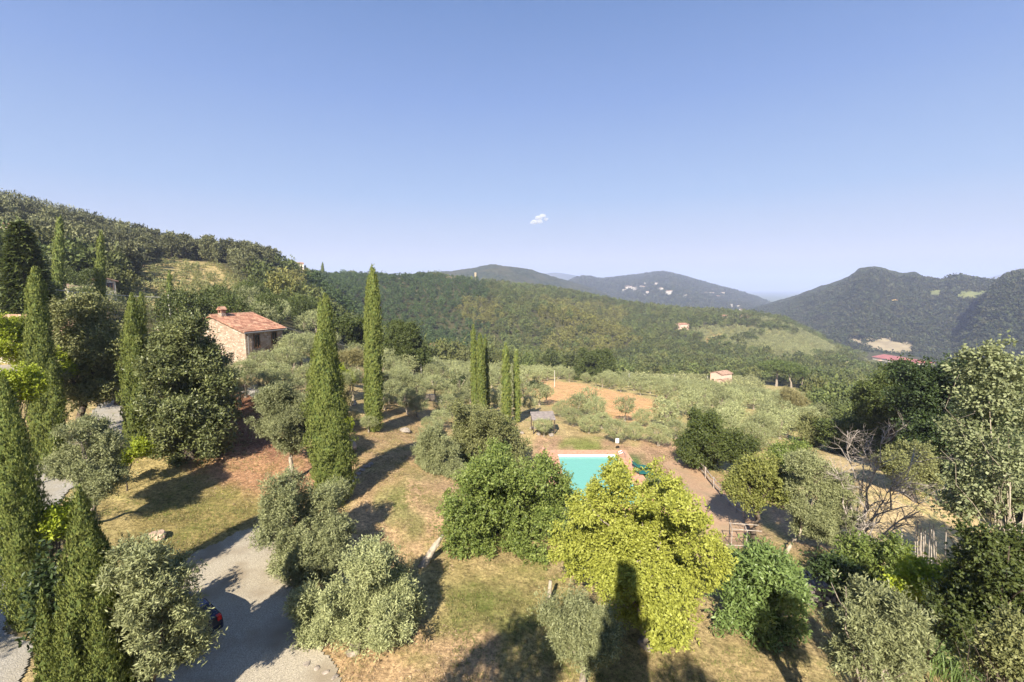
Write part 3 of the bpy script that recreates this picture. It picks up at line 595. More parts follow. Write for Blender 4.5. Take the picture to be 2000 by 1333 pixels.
def tile_sheet(mb, e0, e1, r1, r0, pitch=.24, row=.42, amp=.055):
    """tiled slope from eave e0-e1 up to ridge r0-r1: round tile ribs and stepped courses"""
    e0, e1, r0, r1 = map(lambda a: np.asarray(a, float), (e0, e1, r0, r1))
    w_ = np.linalg.norm(e1 - e0); l_ = np.linalg.norm(r0 - e0); nx = int(w_ / pitch * 4); nr_ = max(2, int(l_ / row))
    u = np.linspace(0, 1, nx + 1); nrm = unit(np.cross(e1 - e0, r0 - e0)); nrm = nrm if nrm[2] > 0 else -nrm
    vs = []
    for k in range(nr_): vs += [(k / nr_, .045), ((k + 1) / nr_, .0)]
    vs = np.array(vs); A = e0 + np.outer(u, e1 - e0); B = r0 + np.outer(u, r1 - r0)
    rib = amp * np.abs(np.sin(u * w_ / pitch * math.pi))
    V = A[None] * (1 - vs[:, :1, None]) + B[None] * vs[:, :1, None] + nrm * (rib[None, :, None] + vs[:, 1:, None] + .02)
    n1 = nx + 1; a = np.arange(len(vs) - 1)[:, None] * n1 + np.arange(nx)[None]
    mb.add(V.reshape(-1, 3), np.stack([a, a + 1, a + n1 + 1, a + n1], -1).reshape(-1, 4))
    t = .10; mb.add([e0, e1, r1, r0, e0 - [0, 0, t], e1 - [0, 0, t], r1 - [0, 0, t], r0 - [0, 0, t]], [[3, 2, 1, 0], [4, 5, 6, 7], [0, 1, 5, 4], [1, 2, 6, 5], [2, 3, 7, 6], [3, 0, 4, 7]])
def gable_house(name, label, cat, org, rz, W_, L_, he, hr_, wall, roof, wins=(), over=.35, base=1.2, fine=True, ridge_off=0.0, group=None, he2=None, chim=None):
    """gable end of width W_ along local x at y=0, length L_ along y; ridge along y. wins: (face, u, z, w, h)"""
    root = thing(name, label, cat, org, rz, group); he2 = he if he2 is None else he2; xr = W_ / 2 + ridge_off
    b = MB(); pts = [(0, he), (xr, hr_), (W_, he2), (W_, -base), (0, -base)]
    V = [(x, 0, z) for x, z in pts] + [(x, L_, z) for x, z in pts]
    b.add(V, [[0, 4, 9, 5], [2, 7, 8, 3], [3, 8, 9, 4], [0, 5, 6, 1], [1, 6, 7, 2]], [[0, 1, 2], [0, 2, 3], [0, 3, 4], [5, 7, 6], [5, 8, 7], [5, 9, 8]])
    b.build("wall", wall, root)
    rb = MB(); o = over
    for sx, xe, h in ((-1, 0, he), (1, W_, he2)):
        sl_ = (hr_ - h) / abs(xr - xe); ex = xe + sx * o; ez = h - o * sl_ + .04
        if fine: tile_sheet(rb, (ex, -o, ez), (ex, L_ + o, ez), (xr, L_ + o, hr_ + .04), (xr, -o, hr_ + .04))
        else: rb.add([(ex, -o, ez), (ex, L_ + o, ez), (xr, L_ + o, hr_ + .04), (xr, -o, hr_ + .04), (ex, -o, ez + .18), (ex, L_ + o, ez + .18), (xr, L_ + o, hr_ + .22), (xr, -o, hr_ + .22)], [[0, 1, 2, 3], [7, 6, 5, 4], [0, 4, 5, 1], [1, 5, 6, 2], [2, 6, 7, 3], [3, 7, 4, 0]])
    if fine: rb.tube([(xr, -o, hr_ + .08), (xr, L_ + o, hr_ + .08)], .13, 8)
    ro = rb.build("roof", roof, root)
    if chim:
        cx, cy, cw, ch = chim; zb = hr_ - .9; c = MB(); c.box((cx, cy, zb + ch / 2), (cw, cw, ch)); co = c.build("chimney", wall, ro)
        k = MB()
        for dx in (-1, 1): k.box((cx + dx * cw * .38, cy, zb + ch + .18), (.12, cw, .36))
        k.add([(cx - cw * .7, cy - cw * .7, zb + ch + .36), (cx + cw * .7, cy - cw * .7, zb + ch + .36), (cx + cw * .7, cy + cw * .7, zb + ch + .36), (cx - cw * .7, cy + cw * .7, zb + ch + .36), (cx, cy - cw * .7, zb + ch + .75), (cx, cy + cw * .7, zb + ch + .75)], [[0, 3, 5, 4], [1, 4, 5, 2], [0, 1, 2, 3]], [[0, 4, 1], [3, 2, 5]])
        k.build("chimney_cap", roof, ro)
    for face, u, z, ww, wh in wins:
        f = MB(); g = MB(); th = .09
        P = {'g': lambda a, dz, dp: (u + a, -dp, z + dz), 'r': lambda a, dz, dp: (W_ + dp, u + a, z + dz), 'l': lambda a, dz, dp: (-dp, u + a, z + dz)}[face]
        sz = {'g': lambda a, h_, d_: (a, d_, h_), 'r': lambda a, h_, d_: (d_, a, h_), 'l': lambda a, h_, d_: (d_, a, h_)}[face]
        for s in (-1, 1): f.box(P(s * (ww / 2 + th / 2), 0, .02), sz(th, wh + 2 * th, .10)); f.box(P(0, s * (wh / 2 + th / 2), .018), sz(ww, th, .10))
        if wh > .6: f.box(P(0, 0, .02), sz(.06, wh, .05))
        fo = f.build("window", M['frame'], root); g.box(P(0, 0, .003), sz(ww, wh, .02)); g.build("pane", M['glass'], fo)
    return root
M['crestwall'] = noisemat('ochre_plaster', (.36, .30, .20), (.46, .39, .28), 1, .9)
# the rubble-stone house: near corner, far-left corner measured on the photograph
nc = at(478, 648, 58.7); lc = at(375, 634, 66.0)
gx_ = lc[:2] - nc[:2]; W_h = float(np.hypot(*gx_)); ang = math.atan2(-gx_[1], -gx_[0])
hz = float(zt(*nc[:2])) - .3
house = gable_house("stone_house", "rubble-stone farmhouse with terracotta tile roof and chimney among olive trees", "house", (lc[0], lc[1], hz), ang, W_h, 4.9, lc[2] - hz - .15, 11.7 - hz, M['stone'], M['tiles'],
    wins=[('g', W_h * .27, lc[2] - hz - 2.0, .7, 1.1), ('r', 1.4, nc[2] - hz - 1.2, .6, 1.4), ('r', 3.7, nc[2] - hz - 1.1, .6, 1.4)], he2=nc[2] - hz, chim=(W_h * .5 - .35, .9, .58, 1.2), ridge_off=-.8)
gt = MB(); gt.tube([(W_h + .12, .25, -.5), (W_h + .12, .25, nc[2] - hz - .35), (W_h + .32, .1, nc[2] - hz - .1)], .055, 8); gt.build("downpipe", M['zinc'], house)
gt = MB(); gt.tube([(W_h + .42, -.35, nc[2] - hz - .16), (W_h + .42, 5.2, nc[2] - hz - .16)], .075, 8); gt.build("gutter", M['zinc'], house)
fb = at(20, 628, 77); ff = at(238, 640, 68); ax_ = ff[:2] - fb[:2]; L_f = float(np.hypot(*ax_)); hz2 = float(zt(*((fb + ff)[:2] / 2))) - .5
gable_house("low_farmhouse", "long low farm building with weathered tile roof half hidden behind bushy trees", "house", (fb[0], fb[1], hz2), math.atan2(ax_[1], ax_[0]) - math.pi / 2, 7.0, L_f, fb[2] - hz2 - 1.2, fb[2] - hz2 + .8, M['stone2'], M['oldtiles'])
def far_house(name, label, px, D, w_, l_, h, rz, wall, roof, z=None, wins=True, group=None, pt=None, base=3.0, pitch=.3, fine=False):
    g = ground(px, D) if pt is None else np.asarray(pt, float)
    if z is not None: g[2] = z
    ws = []
    if wins:
        n = max(2, int(l_ / 3.2))
        for fl in range(max(1, int(h / 3))):
            for k in range(n): ws.append(('r', l_ * (k + .5) / n, 1.6 + fl * 2.9, .9, 1.2))
            for k in range(2): ws.append(('g', w_ * (k + .5) / 2, 1.6 + fl * 2.9, .9, 1.2))
    return gable_house(name, label, "house", g, rz, w_, l_, h, h + w_ / 2 * pitch, wall, roof, ws, .4, base, fine, group=group)
p = at(-4, 512, 150)
far_house("tower_house", "tall pale stone house with a tiled roof below the pine hillside", 0, 150, 5, 5, 6.6, R(28), M['stone2'], M['oldtiles'], pt=(p[0] - 5.2, p[1] - 2, p[2] + .1), base=9)
p = at(24, 505, 152)
far_house("house_wing", "lower wing with overhanging tile roof beside the tall pale stone house", 0, 150, 3.4, 3, 4.0, R(28), M['stone2'], M['oldtiles'], pt=(p[0] - 5.0, p[1] + 2, p[2] + 3.4), base=9, wins=False)
p = at(172, 545, 118); far_house("hidden_house", "white house wall showing between trees under the hillside", 172, 118, 3.5, 4, 2.6, R(60), M['plaster'], M['oldtiles'], pt=(p[0] - 1, p[1] + 2, p[2] - 3.0))
p = at(105, 565, 105); far_house("white_cottage", "low white cottage between the dark conifer and a cypress", 105, 105, 3, 3.5, 2.6, R(20), M['white'], M['oldtiles'], pt=(p[0] - 1.5, p[1], p[2] - 2.4))
p = at(838, 684, 175); far_house("red_roof_cottage", "small white cottage with bright red roof behind the round dark green tree", 838, 118, 3.6, 4, 1.7, R(-35), M['plaster'], M['tiles'], pt=(p[0], p[1], p[2]), wins=False, pitch=.5)
g = ground(1402, 232); p = at(1385, 756, 232)
fh = far_house("farmhouse", "small pinkish two-storey farmhouse standing in the olive grove", 1402, 232, 6.2, 7.0, 5.0, R(-62), M['pinkwall'], M['oldtiles'], pt=(p[0] + .3, p[1], float(zt(p[0], p[1])) - .2))
p = at(1396, 758, 226); far_house("farm_shed", "low lean shed with tile roof in front of the pinkish farmhouse", 1402, 226, 5.0, 4.4, 2.0, R(-62), M['pinkwall'], M['oldtiles'], pt=(p[0] + .6, p[1], float(zt(p[0], p[1])) - .1), wins=False)
p = at(572, 524, 470); far_house("ridge_villa", "cream villa on the wooded crest at the end of the hillside", 572, 470, 8, 11, 4.2, R(-60), M['plaster'], M['tiles'], pt=(p[0] - 3, p[1], p[2] - .4), base=12)
p = at(880, 561, 606); far_house("crest_farmhouse", "long cream farmhouse with tiled roof on the crest beside the water tower", 880, 500, 7, 12, 3.6, R(-80), M['crestwall'], M['oldtiles'], pt=(p[0] - 6, p[1], float(zt(p[0] - 3, p[1] + 2)) + .6), base=6)
p = at(775, 551, 590); far_house("crest_cottage", "pale ruined cottage on the crest clearing", 775, 500, 5, 8, 2.0, R(-80), M['crestwall'], M['crestwall'], pt=(p[0], p[1], float(zt(p[0], p[1])) + .6), base=5, wins=False)
p = at(1328, 656, 560); far_house("terracotta_house", "terracotta house at the edge of the wood above the olive slope", 1328, 560, 9, 12, 5, R(-70), M['pinkwall'], M['tiles'], pt=(p[0] - 6, p[1], float(zt(p[0], p[1])) + .5), base=12)
p = at(1404, 629, 640); far_house("hilltop_house", "small cream house with red roof on the olive hilltop", 1404, 640, 7, 10, 4, R(-70), M['crestwall'], M['tiles'], pt=(p[0], p[1], float(zt(p[0], p[1])) + .5), base=12)
p = at(1445, 630, 660); far_house("dark_roof_house", "dark-roofed house behind the trees of the olive hilltop", 1445, 660, 7, 9, 4, R(-60), M['pinkwall'], M['oldtiles'], pt=(p[0], p[1], float(zt(p[0], p[1]))), base=12)
# the factory in the valley
fa = at(1728, 700, 900); fb_ = at(1800, 710, 860)
root = thing("factory", "long low factory with red metal roof on the valley floor", "factory", (fa[0], fa[1], fa[2] - 4))
d_ = fb_[:2] - fa[:2]; a_ = math.atan2(d_[1], d_[0]); ln_ = float(np.hypot(*d_))
b = MB(); b.box((ln_ / 2 * math.cos(a_), ln_ / 2 * math.sin(a_), -2), (ln_, 40, 16), a_); b.build("wall", M['plaster'], root)
b = MB(); M['redroof'] = noisemat('red_metal_roof', (.30, .10, .09), (.40, .15, .13), .3, .6)
ca, sa = math.cos(a_), math.sin(a_); lo = lambda x, y, z: (x * ca - y * sa, x * sa + y * ca, z)
b.add([lo(-2, -21, 6.3), lo(ln_ + 2, -21, 6.3), lo(ln_ + 2, 0, 10), lo(-2, 0, 10), lo(-2, 21, 6.3), lo(ln_ + 2, 21, 6.3)], [[0, 1, 2, 3], [3, 2, 5, 4]], [[0, 3, 4], [1, 5, 2]]); b.build("roof", M['redroof'], root)
p = at(1722, 704, 880); far_house("orange_workshop", "orange workshop with red roof at the end of the factory", 1720, 880, 14, 20, 5, R(-40), M['pinkwall'], M['tiles'], pt=(p[0] - 8, p[1], p[2] - 5), base=8, wins=False)
p = at(1883, 708, 800); far_house("valley_house", "yellow-fronted house with tile roof at the valley edge behind the woods", 1883, 800, 12, 18, 5, R(-55), M['plaster'], M['oldtiles'], pt=(p[0] - 10, p[1], p[2] - 4), base=10)
def hillhit(gd, px, py):
    az, D, Z = gd; x, y, z = ray(px, py); a = math.atan2(x, y); k = int(np.argmin(np.abs(az - a))); e = z / math.hypot(x, y)
    i_ = int(np.argmax((Z[:150, k] - CAMZ) / D[:150, k] >= e)); d = D[i_, k]; return np.array([d * math.sin(a), d * math.cos(a), Z[i_, k]])
yh = hillhit(hrg, 1740, 596); M['yellow_wall'] = noisemat('yellow_plaster', (.72, .50, .18), (.80, .58, .24), 2, .9)
far_house("yellow_house", "bright yellow house alone on the dark wooded hill", 0, 0, 12, 13, 8, R(-50), M['yellow_wall'], M['tiles'], pt=yh + [0, 0, 1], base=12)
M['village'] = noisemat('village_plaster', (.36, .34, .31), (.50, .47, .43), .1, .9); rv = np.random.default_rng(77); vk = 0
for (x0, y0, sx_, sy_, n, gd) in [(1250, 560, 26, 9, 12, hvg), (1300, 576, 55, 7, 9, hvg), (1385, 578, 40, 7, 8, hvg), (1460, 607, 26, 8, 7, hvg), (1225, 568, 16, 5, 4, hvg)]:
    for _ in range(n):
        q = hillhit(gd, x0 + rv.normal() * sx_ * .7, y0 + rv.normal() * sy_ * .6); wv = rv.uniform(8, 14)
        far_house("village_house", "white house with tile roof in the village on the far hill", 0, 0, wv, wv * rv.uniform(1, 1.7), rv.uniform(5, 8), R(rv.uniform(-90, 90)), M['village'], M['oldtiles'], pt=q + [0, 0, 4], wins=False, base=18, group="white houses of the village on the far hill")
for (px, py, lab) in [(1825, 572, "cream house with red roof on the hill meadow"), (1886, 571, "pale house beside the long hill meadow")]:
    q = hillhit(hrg, px, py); far_house("meadow_house", lab, 0, 0, 10, 14, 5, R(-50), M['plaster'], M['tiles'], pt=q, wins=False, base=15)
# fields on the hills
FIELD_PX = [(1656, 668), (1670, 661), (1700, 663), (1755, 667), (1793, 676), (1788, 690), (1735, 694), (1700, 686)]
def field(name, polypx, gd, mat, D=None, lift=1.0):
    P = [hillhit(gd, a, b) if gd is not None else at(a, b, D) for a, b in polypx]
    P = np.array(P); c = P.mean(0); n = len(P); Vs = [c + [0, 0, lift]] + [p + [0, 0, lift] for p in P] + [p - [0, 0, 25] for p in P]
    t = [[0, 1 + k, 1 + (k + 1) % n] for k in range(n)]; q = [[1 + k, 1 + n + k, 1 + n + (k + 1) % n, 1 + (k + 1) % n] for k in range(n)]
    return tag(obj(name, mesh(name, Vs, q, t, mat)), kind="structure")
M['meadow'] = noisemat('meadow', (.13, .15, .055), (.19, .20, .08), .05, 1, c3=(.10, .12, .045), s3=.02)
M['tanfield'] = noisemat('mown_field', (.22, .18, .115), (.32, .265, .17), .06, 1, c3=(.18, .165, .09), s3=.03)
field("hill_meadow", [(1862, 578), (1885, 576), (1935, 568), (1930, 578), (1905, 585), (1870, 584)], hrg, M['meadow'], lift=9)
field("hill_meadow", [(1812, 578), (1822, 572), (1838, 574), (1832, 584), (1816, 583)], hrg, M['meadow'], lift=8)
field("mown_field", FIELD_PX, hrg, M['tanfield'], lift=5)
# water tower
p = ground(929, 606); root = thing("water_tower", "pale concrete water tower with flared head on the crest", "tower", p)
b = MB(); b.tube([(0, 0, -8), (0, 0, 10)], [.6, .5], 10); b.build("shaft", M['crestwall'], root); b = MB(); b.tube([(0, 0, 9), (0, 0, 12), (0, 0, 16), (0, 0, 16.6)], [.55, 1.3, 1.6, 1.2], 14); b.build("tank", M['crestwall'], root)
# ------------------------------------------------------------------ swimming pool
px0, px1, py0, py1 = 4.9, 11.1, 36.2, 47.7; PZ = -2.93
root = thing("swimming_pool", "rectangular turquoise swimming pool with terracotta paving behind the yellow-green tree", "pool", ((px0 + px1) / 2, (py0 + py1) / 2, PZ)); cx, cy = (px0 + px1) / 2, (py0 + py1) / 2; hx, hy = (px1 - px0) / 2, (py1 - py0) / 2
def ring(mb, hx, hy, o, z0, z1, left=None):
    ol = left if left else o
    mb.box((-(hx + ol / 2), 0, (z0 + z1) / 2), (ol, 2 * hy, z1 - z0)); mb.box((hx + o / 2, 0, (z0 + z1) / 2), (o, 2 * hy, z1 - z0))
    mb.box(((o - ol) / 2, hy + o / 2, (z0 + z1) / 2), (2 * hx + o + ol, o, z1 - z0)); mb.box(((o - ol) / 2, -(hy + o / 2), (z0 + z1) / 2), (2 * hx + o + ol, o, z1 - z0))
M['cotto'] = noisemat('terracotta_paving', (.44, .215, .135), (.58, .33, .22), 3, .85, .1, 12, 6, (.48, .29, .20), 1.2)
M['cope'] = noisemat('brick_coping', (.48, .24, .15), (.56, .31, .21), 5, .8)
b = MB(); ring(b, hx + .3, hy + .3, 1.15, -.25, .05, 1.45); b.build("paving", M['cotto'], root)
b = MB(); ring(b, hx, hy, .298, -.4, .085); b.build("coping", M['cope'], root)
M['liner'] = plain('pale_pool_liner', (.62, .78, .72), .5); M['shell'] = plain('pool_shell', (.22, .66, .60), .5)
b = MB()
for s in (-1, 1): b.box((s * (hx - .01), 0, -.14), (.02, 2 * hy, .40)); b.box((0, s * (hy - .01), -.14), (2 * hx - .04, .02, .40))
b.build("liner_edge", M['liner'], root)
b = MB(); ring(b, hx, hy, .2, -1.6, -.402); b.box((0, 0, -1.65), (2 * hx + .4, 2 * hy + .4, .1)); b.build("basin", M['shell'], root)
m, n_, p_, L_ = newmat('pool_water'); p_.inputs["Base Color"].default_value = (.155, .40, .335, 1); p_.inputs["Roughness"].default_value = .06; p_.inputs["IOR"].default_value = 1.33
wn = n_.nodes.new("ShaderNodeTexNoise"); wn.inputs["Scale"].default_value = 2.6; wn.inputs["Detail"].default_value = 4; tcx = n_.nodes.new("ShaderNodeTexCoord"); L_.new(tcx.outputs["Object"], wn.inputs["Vector"])
wb = n_.nodes.new("ShaderNodeBump"); wb.inputs["Strength"].default_value = .3; wb.inputs["Distance"].default_value = .1; L_.new(wn.outputs["Fac"], wb.inputs["Height"]); L_.new(wb.outputs[0], p_.inputs["Normal"]); M['water'] = m
b = MB(); b.box((0, 0, -.75), (2 * hx - .05, 2 * hy - .05, 1.2)); b.build("water", M['water'], root)
M['steel'] = plain('steel', (.65, .65, .66), .25, 1.0)
b = MB()
for dy in (-.25, .25):
    b.tube([(hx + .75, hy - 1.2 + dy, .05), (hx + .72, hy - 1.2 + dy, .6), (hx + .4, hy - 1.2 + dy, .85), (hx + .02, hy - 1.2 + dy, .65), (hx - .12, hy - 1.2 + dy, .2), (hx - .12, hy - 1.2 + dy, -.6)], .028, 8)
for z in (-.25, -.5): b.tube([(hx - .12, hy - 1.45, z), (hx - .12, hy - .95, z)], .03, 6)
b.build("ladder", M['steel'], root)
# sun loungers
M['lounger'] = plain('green_lounger_fabric', (.012, .11, .10), .6); M['lounger_frame'] = plain('green_plastic', (.01, .07, .06), .4)
def lounger(pt, rz, label):
    r_ = thing("sun_lounger", label, "sun lounger", pt, rz, "sun loungers by the pool")
    b = MB(); b.box((0, -.35, .36), (.66, 1.25, .06)); b.build("seat", M['lounger'], r_)
    a = R(35); Rm = [[1, 0, 0], [0, math.cos(a), -math.sin(a)], [0, math.sin(a), math.cos(a)]]
    b = MB(); b.box((0, .27 + .33 * math.cos(a), .37 + .33 * math.sin(a)), (.66, .7, .06), rot=Rm); b.build("backrest", M['lounger'], r_)
    for sx in (-1, 1):
        for yy in (-.8, .3): b = MB(); b.box((sx * .28, yy, .165), (.06, .06, .33)); b.build("leg", M['lounger_frame'], r_)
for (px, py, lab) in [(1251, 919, "dark green sun lounger on the lawn, the one farther from the yellow-green tree"), (1255, 930, "dark green sun lounger on the lawn, the one closer to the yellow-green tree")]:
    q = hit(px, py); q[2] = float(zt(q[0], q[1])); lounger(q, R(80), lab)
b = MB(); q0 = hit(1056, 905); q1 = hit(1062, 880)
b.box((0, 0, .12), (.25, float(np.hypot(*(q1 - q0)[:2])), .7), math.atan2(*(q1 - q0)[:2][::-1]) - math.pi / 2); o = b.build("low_wall", M['cotto'], None, ((q0 + q1) / 2)); tag(o, "low reddish edging wall beside the pool paving", "wall")
# ------------------------------------------------------------------ car
def car(pt, rz, z):
    r_ = thing("parked_car", "dark blue hatchback parked under an olive tree on the gravel", "car", (pt[0], pt[1], z), rz)
    paint = plain('dark_blue_paint', (.012, .018, .045), .22, .3, .6); gl = M['glass']; blk = plain('tyre_rubber', (.02, .02, .02), .8)
    prof = [(-1.95, .35), (-1.98, .62), (-1.9, .95), (-1.72, 1.02), (-1.35, 1.36), (-.9, 1.46), (0, 1.47), (.45, 1.40), (1.0, .98), (1.6, .88), (1.95, .68), (2.0, .38)]
    pr_ = np.array(prof); ys = [(-.84, .0), (-.80, 1)]; n = len(pr_)
    def sec(y, k): # y, shoulder tuck
        t = np.clip((pr_[:, 1] - .9) / .57, 0, 1); return np.stack([pr_[:, 0] * (1 - .03 * abs(y) * k), np.full(n, y) * (1 - .20 * t), pr_[:, 1] - .04 * k * (pr_[:, 1] > .6)], -1)
    secs = [sec(y, k) for y, k in [(-.86, 1), (-.8, .4), (-.4, 0), (.4, 0), (.8, .4), (.86, 1)]]
    V = np.concatenate(secs); q = []
    for s in range(5):
        for k in range(n): q.append([s * n + k, s * n + (k + 1) % n, (s + 1) * n + (k + 1) % n, (s + 1) * n + k])
    c0 = len(V); V = np.concatenate([V, [secs[0].mean(0)], [secs[-1].mean(0)]])
    t = [[c0, (k + 1) % n, k] for k in range(n)] + [[c0 + 1, 5 * n + k, 5 * n + (k + 1) % n] for k in range(n)]
    b = MB(); b.add(V, q, t); b.build("body", paint, r_, smooth=False)
    for sy in (-1, 1):
        w_ = MB(); P = lambda x, z: (x, sy * (.86 * (1 - .20 * min(1, max(0, (z - .9) / .57))) + .012), z)
        w_.add([P(-1.35, 1.0), P(-.05, 1.0), P(-.05, 1.36), P(-1.1, 1.36)], [[0, 1, 2, 3] if sy < 0 else [3, 2, 1, 0]]); w_.add([P(.02, 1.0), P(.85, 1.0), P(.42, 1.34), P(.02, 1.36)], [[0, 1, 2, 3] if sy < 0 else [3, 2, 1, 0]]); w_.build("side_window", gl, r_)
        m_ = MB(); m_.box((.75, sy * .95, 1.02), (.14, .2, .13)); m_.build("wing_mirror", paint, r_)
        l_ = MB(); l_.box((-1.90, sy * .70, .86), (.15, .15, .22)); l_.build("tail_light", plain('red_lens', (.5, .02, .015), .2), r_)
        h_ = MB(); h_.box((1.80, sy * .62, .70), (.3, .34, .15)); h_.build("headlight", plain('clear_lens', (.6, .62, .65), .1), r_)
        for x in (-1.22, 1.25):
            w2 = MB(); w2.tube([(x, sy * .66, .31), (x, sy * .875, .31)], .31, 20); wo = w2.build("wheel", blk, r_); rm = MB(); rm.tube([(x, sy * .85, .31), (x, sy * .885, .31)], .2, 14); rm.build("rim", M['steel'], wo)
    rw = MB(); rw.add([(-1.70, -.62, 1.06), (-1.70, .62, 1.06), (-1.38, .56, 1.36), (-1.38, -.56, 1.36)], [[0, 3, 2, 1]]); rw.v[0] += np.array([-.03, 0, .02]); rw.build("rear_window", gl, r_)
    ws_ = MB(); ws_.add([(.50, -.56, 1.38), (.50, .56, 1.38), (.98, .66, 1.0), (.98, -.66, 1.0)], [[0, 3, 2, 1]]); ws_.v[0] += np.array([.03, 0, .02]); ws_.build("windscreen", gl, r_)
    return r_
q0 = hit(402, 1282); q1 = hit(300, 1205); q = q0 + (q1 - q0) * .5; dcar = (q1 - q0)[:2]; dcar /= np.hypot(*dcar); q = q0[:2] + dcar * 2.1
car(q, math.atan2(dcar[1], dcar[0]), float(zt(*q)) + .05)
# ------------------------------------------------------------------ small things
def pole(name, label, px, D, h, r=.11, mat='pole', lamp=False, group=None, top=None):
    g = ground(px, D); root = thing(name, label, "lamp post" if lamp else "pole", g, group=group)
    b = MB(); b.tube([(0, 0, -.5), (0, 0, h)], [r, r * .65], 8); b.build("post", M[mat], root)
    if lamp:
        b = MB(); b.tube([(0, 0, h * .72), (.5, 0, h * .78), (.9, 0, h * .80)], .04, 6); b.build("arm", M['zinc'], root); b = MB(); b.box((1.1, 0, h * .80), (.55, .22, .1)); b.build("lamp_head", M['zinc'], root)
    return g + [0, 0, h]
def cable(label, pts, r, mat):
    P = []
    for a, b in zip(pts[:-1], pts[1:]):
        t = np.linspace(0, 1, 13)[:, None]; c = a + (b - a) * t; c[:, 2] -= 4 * (t * (1 - t))[:, 0] * np.linalg.norm(b - a) * .018; P.append(c[:-1])
    P.append(np.array([pts[-1]])); P = np.concatenate(P); b = MB(); b.tube(P - P[0], r, 5); o = b.build("overhead_cable", M[mat], None, P[0]); tag(o, label, "cable")
zl = at(7, 553, 80); gl_ = ground(7, 80); t1 = pole("street_lamp", "grey street lamp post standing before the dark conifer", 7, 80, zl[2] - gl_[2], .14, lamp=True)
zl = at(336, 576, 84); gl_ = ground(336, 84); t2 = pole("white_post", "short white utility post beside the small cypress on the slope", 336, 84, zl[2] - gl_[2], .16)
zl = at(690, 678, 75); zr = at(540, 632, 84)
cable("pale cable strung from the street lamp to the white post", [t1, t2 - [0, 0, .4]], .035, 'cablew')
zl = at(823, 712, 86); gl_ = ground(823, 86); t3 = pole("utility_pole", "pale concrete pole among olives carrying a sagging cable", 823, 86, zl[2] - gl_[2], .13)
cable("thin dark cable sagging from the white post past the tall cypress to the concrete pole", [t2 - [0, 0, .5], zr, zl * 0 + at(690, 680, 82), t3, at(905, 744, 105)], .03, 'cable')
for k, (px, py, D, lab) in enumerate([(1083, 752, 118, "slim pale pole rising from the bare orange field"), (1228, 745, 150, "slim pale pole at the lower end of the orange field"), (1317, 742, 185, "slim pale pole in the olive grove behind the orange field"), (1381, 738, 205, "tall thin pole close to the pinkish farmhouse")]):
    g = ground(px, D); z = at(px, py, D)[2]; pole("utility_pole", lab, px, D, max(4.5, z - g[2]), .09, group="slim poles in the olive grove")
# board on the olive trunk, shelter, frame, fence, stones, log pile
q = hit(1204, 884)
b = MB(); b.box((0, 0, 0), (.36, .12, .46)); o = b.build("white_box", M['white'], None, (q[0], q[1] - .2, float(zt(q[0], q[1])) + 1.35)); tag(o, "white box fixed to the olive trunk behind the pool", "box")
q = hit(1060, 845); root = thing("garden_shelter", "flat dark grey roofed garden shelter on wooden posts under olives", "shelter", q, R(8))
M['slate'] = noisemat('dark_felt_roof', (.16, .14, .13), (.25, .215, .20), 3, .8)
b = MB(); b.box((0, 0, 2.1), (2.9, 1.8, .10), rot=[[1, 0, 0], [0, .94, -.34], [0, .34, .94]]); b.build("roof", M['slate'], root)
for sx in (-1.3, 1.3):
    for sy in (-.72, .72): b = MB(); b.box((sx, sy, (2.05 + sy * .35) / 2), (.12, .12, 2.05 + sy * .35)); b.build("post", M['bark_dark'], root)
b = MB(); b.box((0, 0, .74), (1.8, .9, .05)); b.box((-.7, 0, .36), (.08, .7, .72)); b.box((.7, 0, .36), (.08, .7, .72)); o = b.build("garden_table", M['bark_dark'], None, q, R(8)); tag(o, "plain wooden table standing beneath the dark garden shelter", "table")
# rustic fence along the earth path
fp = [hit(a, b) for a, b in [(1362, 918), (1378, 935), (1394, 955), (1408, 972), (1424, 990), (1438, 1004), (1452, 1018)]]
root = thing("rustic_fence", "rustic wooden pole fence along the upper side of the earth path", "fence", fp[0])
for k, p in enumerate(fp):
    b = MB(); b.tube([(0, 0, -.2), (.05 * math.sin(k * 5), .04, 1.15 + .2 * math.sin(k * 3))], .06, 7); b.build("post", M['dead'], root, p - fp[0])
for k in range(len(fp) - 1):
    for h in (.45, .95):
        b = MB(); b.tube([fp[k] - fp[0] + [0, 0, h], fp[k + 1] - fp[0] + [0, 0, h + .12 * math.sin(k * 2 + h * 9)]], .045, 6); b.build("rail", M['dead'], root)
q = hit(1440, 1066); root = thing("wooden_frame", "square wooden pole frame like a gate at the foot of the earth path", "frame", q, R(-15))
for x in (-.45, .45):
    for y in (-.4, .4): b = MB(); b.tube([(x, y, -.2), (x, y, 1.35)], .03, 7); b.build("post", M['dead'], root)
for a, c in [((-.5, -.4, 1.3), (1.3, -.4, 1.4)), ((-.5, .4, 1.3), (1.3, .4, 1.4)), ((-.45, -.45, .7), (-.45, .45, .7)), ((-.45, -.45, 1.3), (-.45, .45, 1.3)), ((.45, -.45, 1.3), (.45, .45, 1.3)), ((-.9, -.4, .15), (.5, -.4, .25))]:
    b = MB(); b.tube([a, c], .028, 6); b.build("rail", M['dead'], root)
q = hit(1607, 1172); root = thing("log_pile", "stacked pile of dark logs beside the broad-leaved tree", "log pile", q, R(-20))
M['logs'] = noisemat('dark_logs', (.12, .10, .10), (.26, .22, .20), 8, .9, .4, 20); rl = np.random.default_rng(3)  # dark grey-brown wood, varied by noise
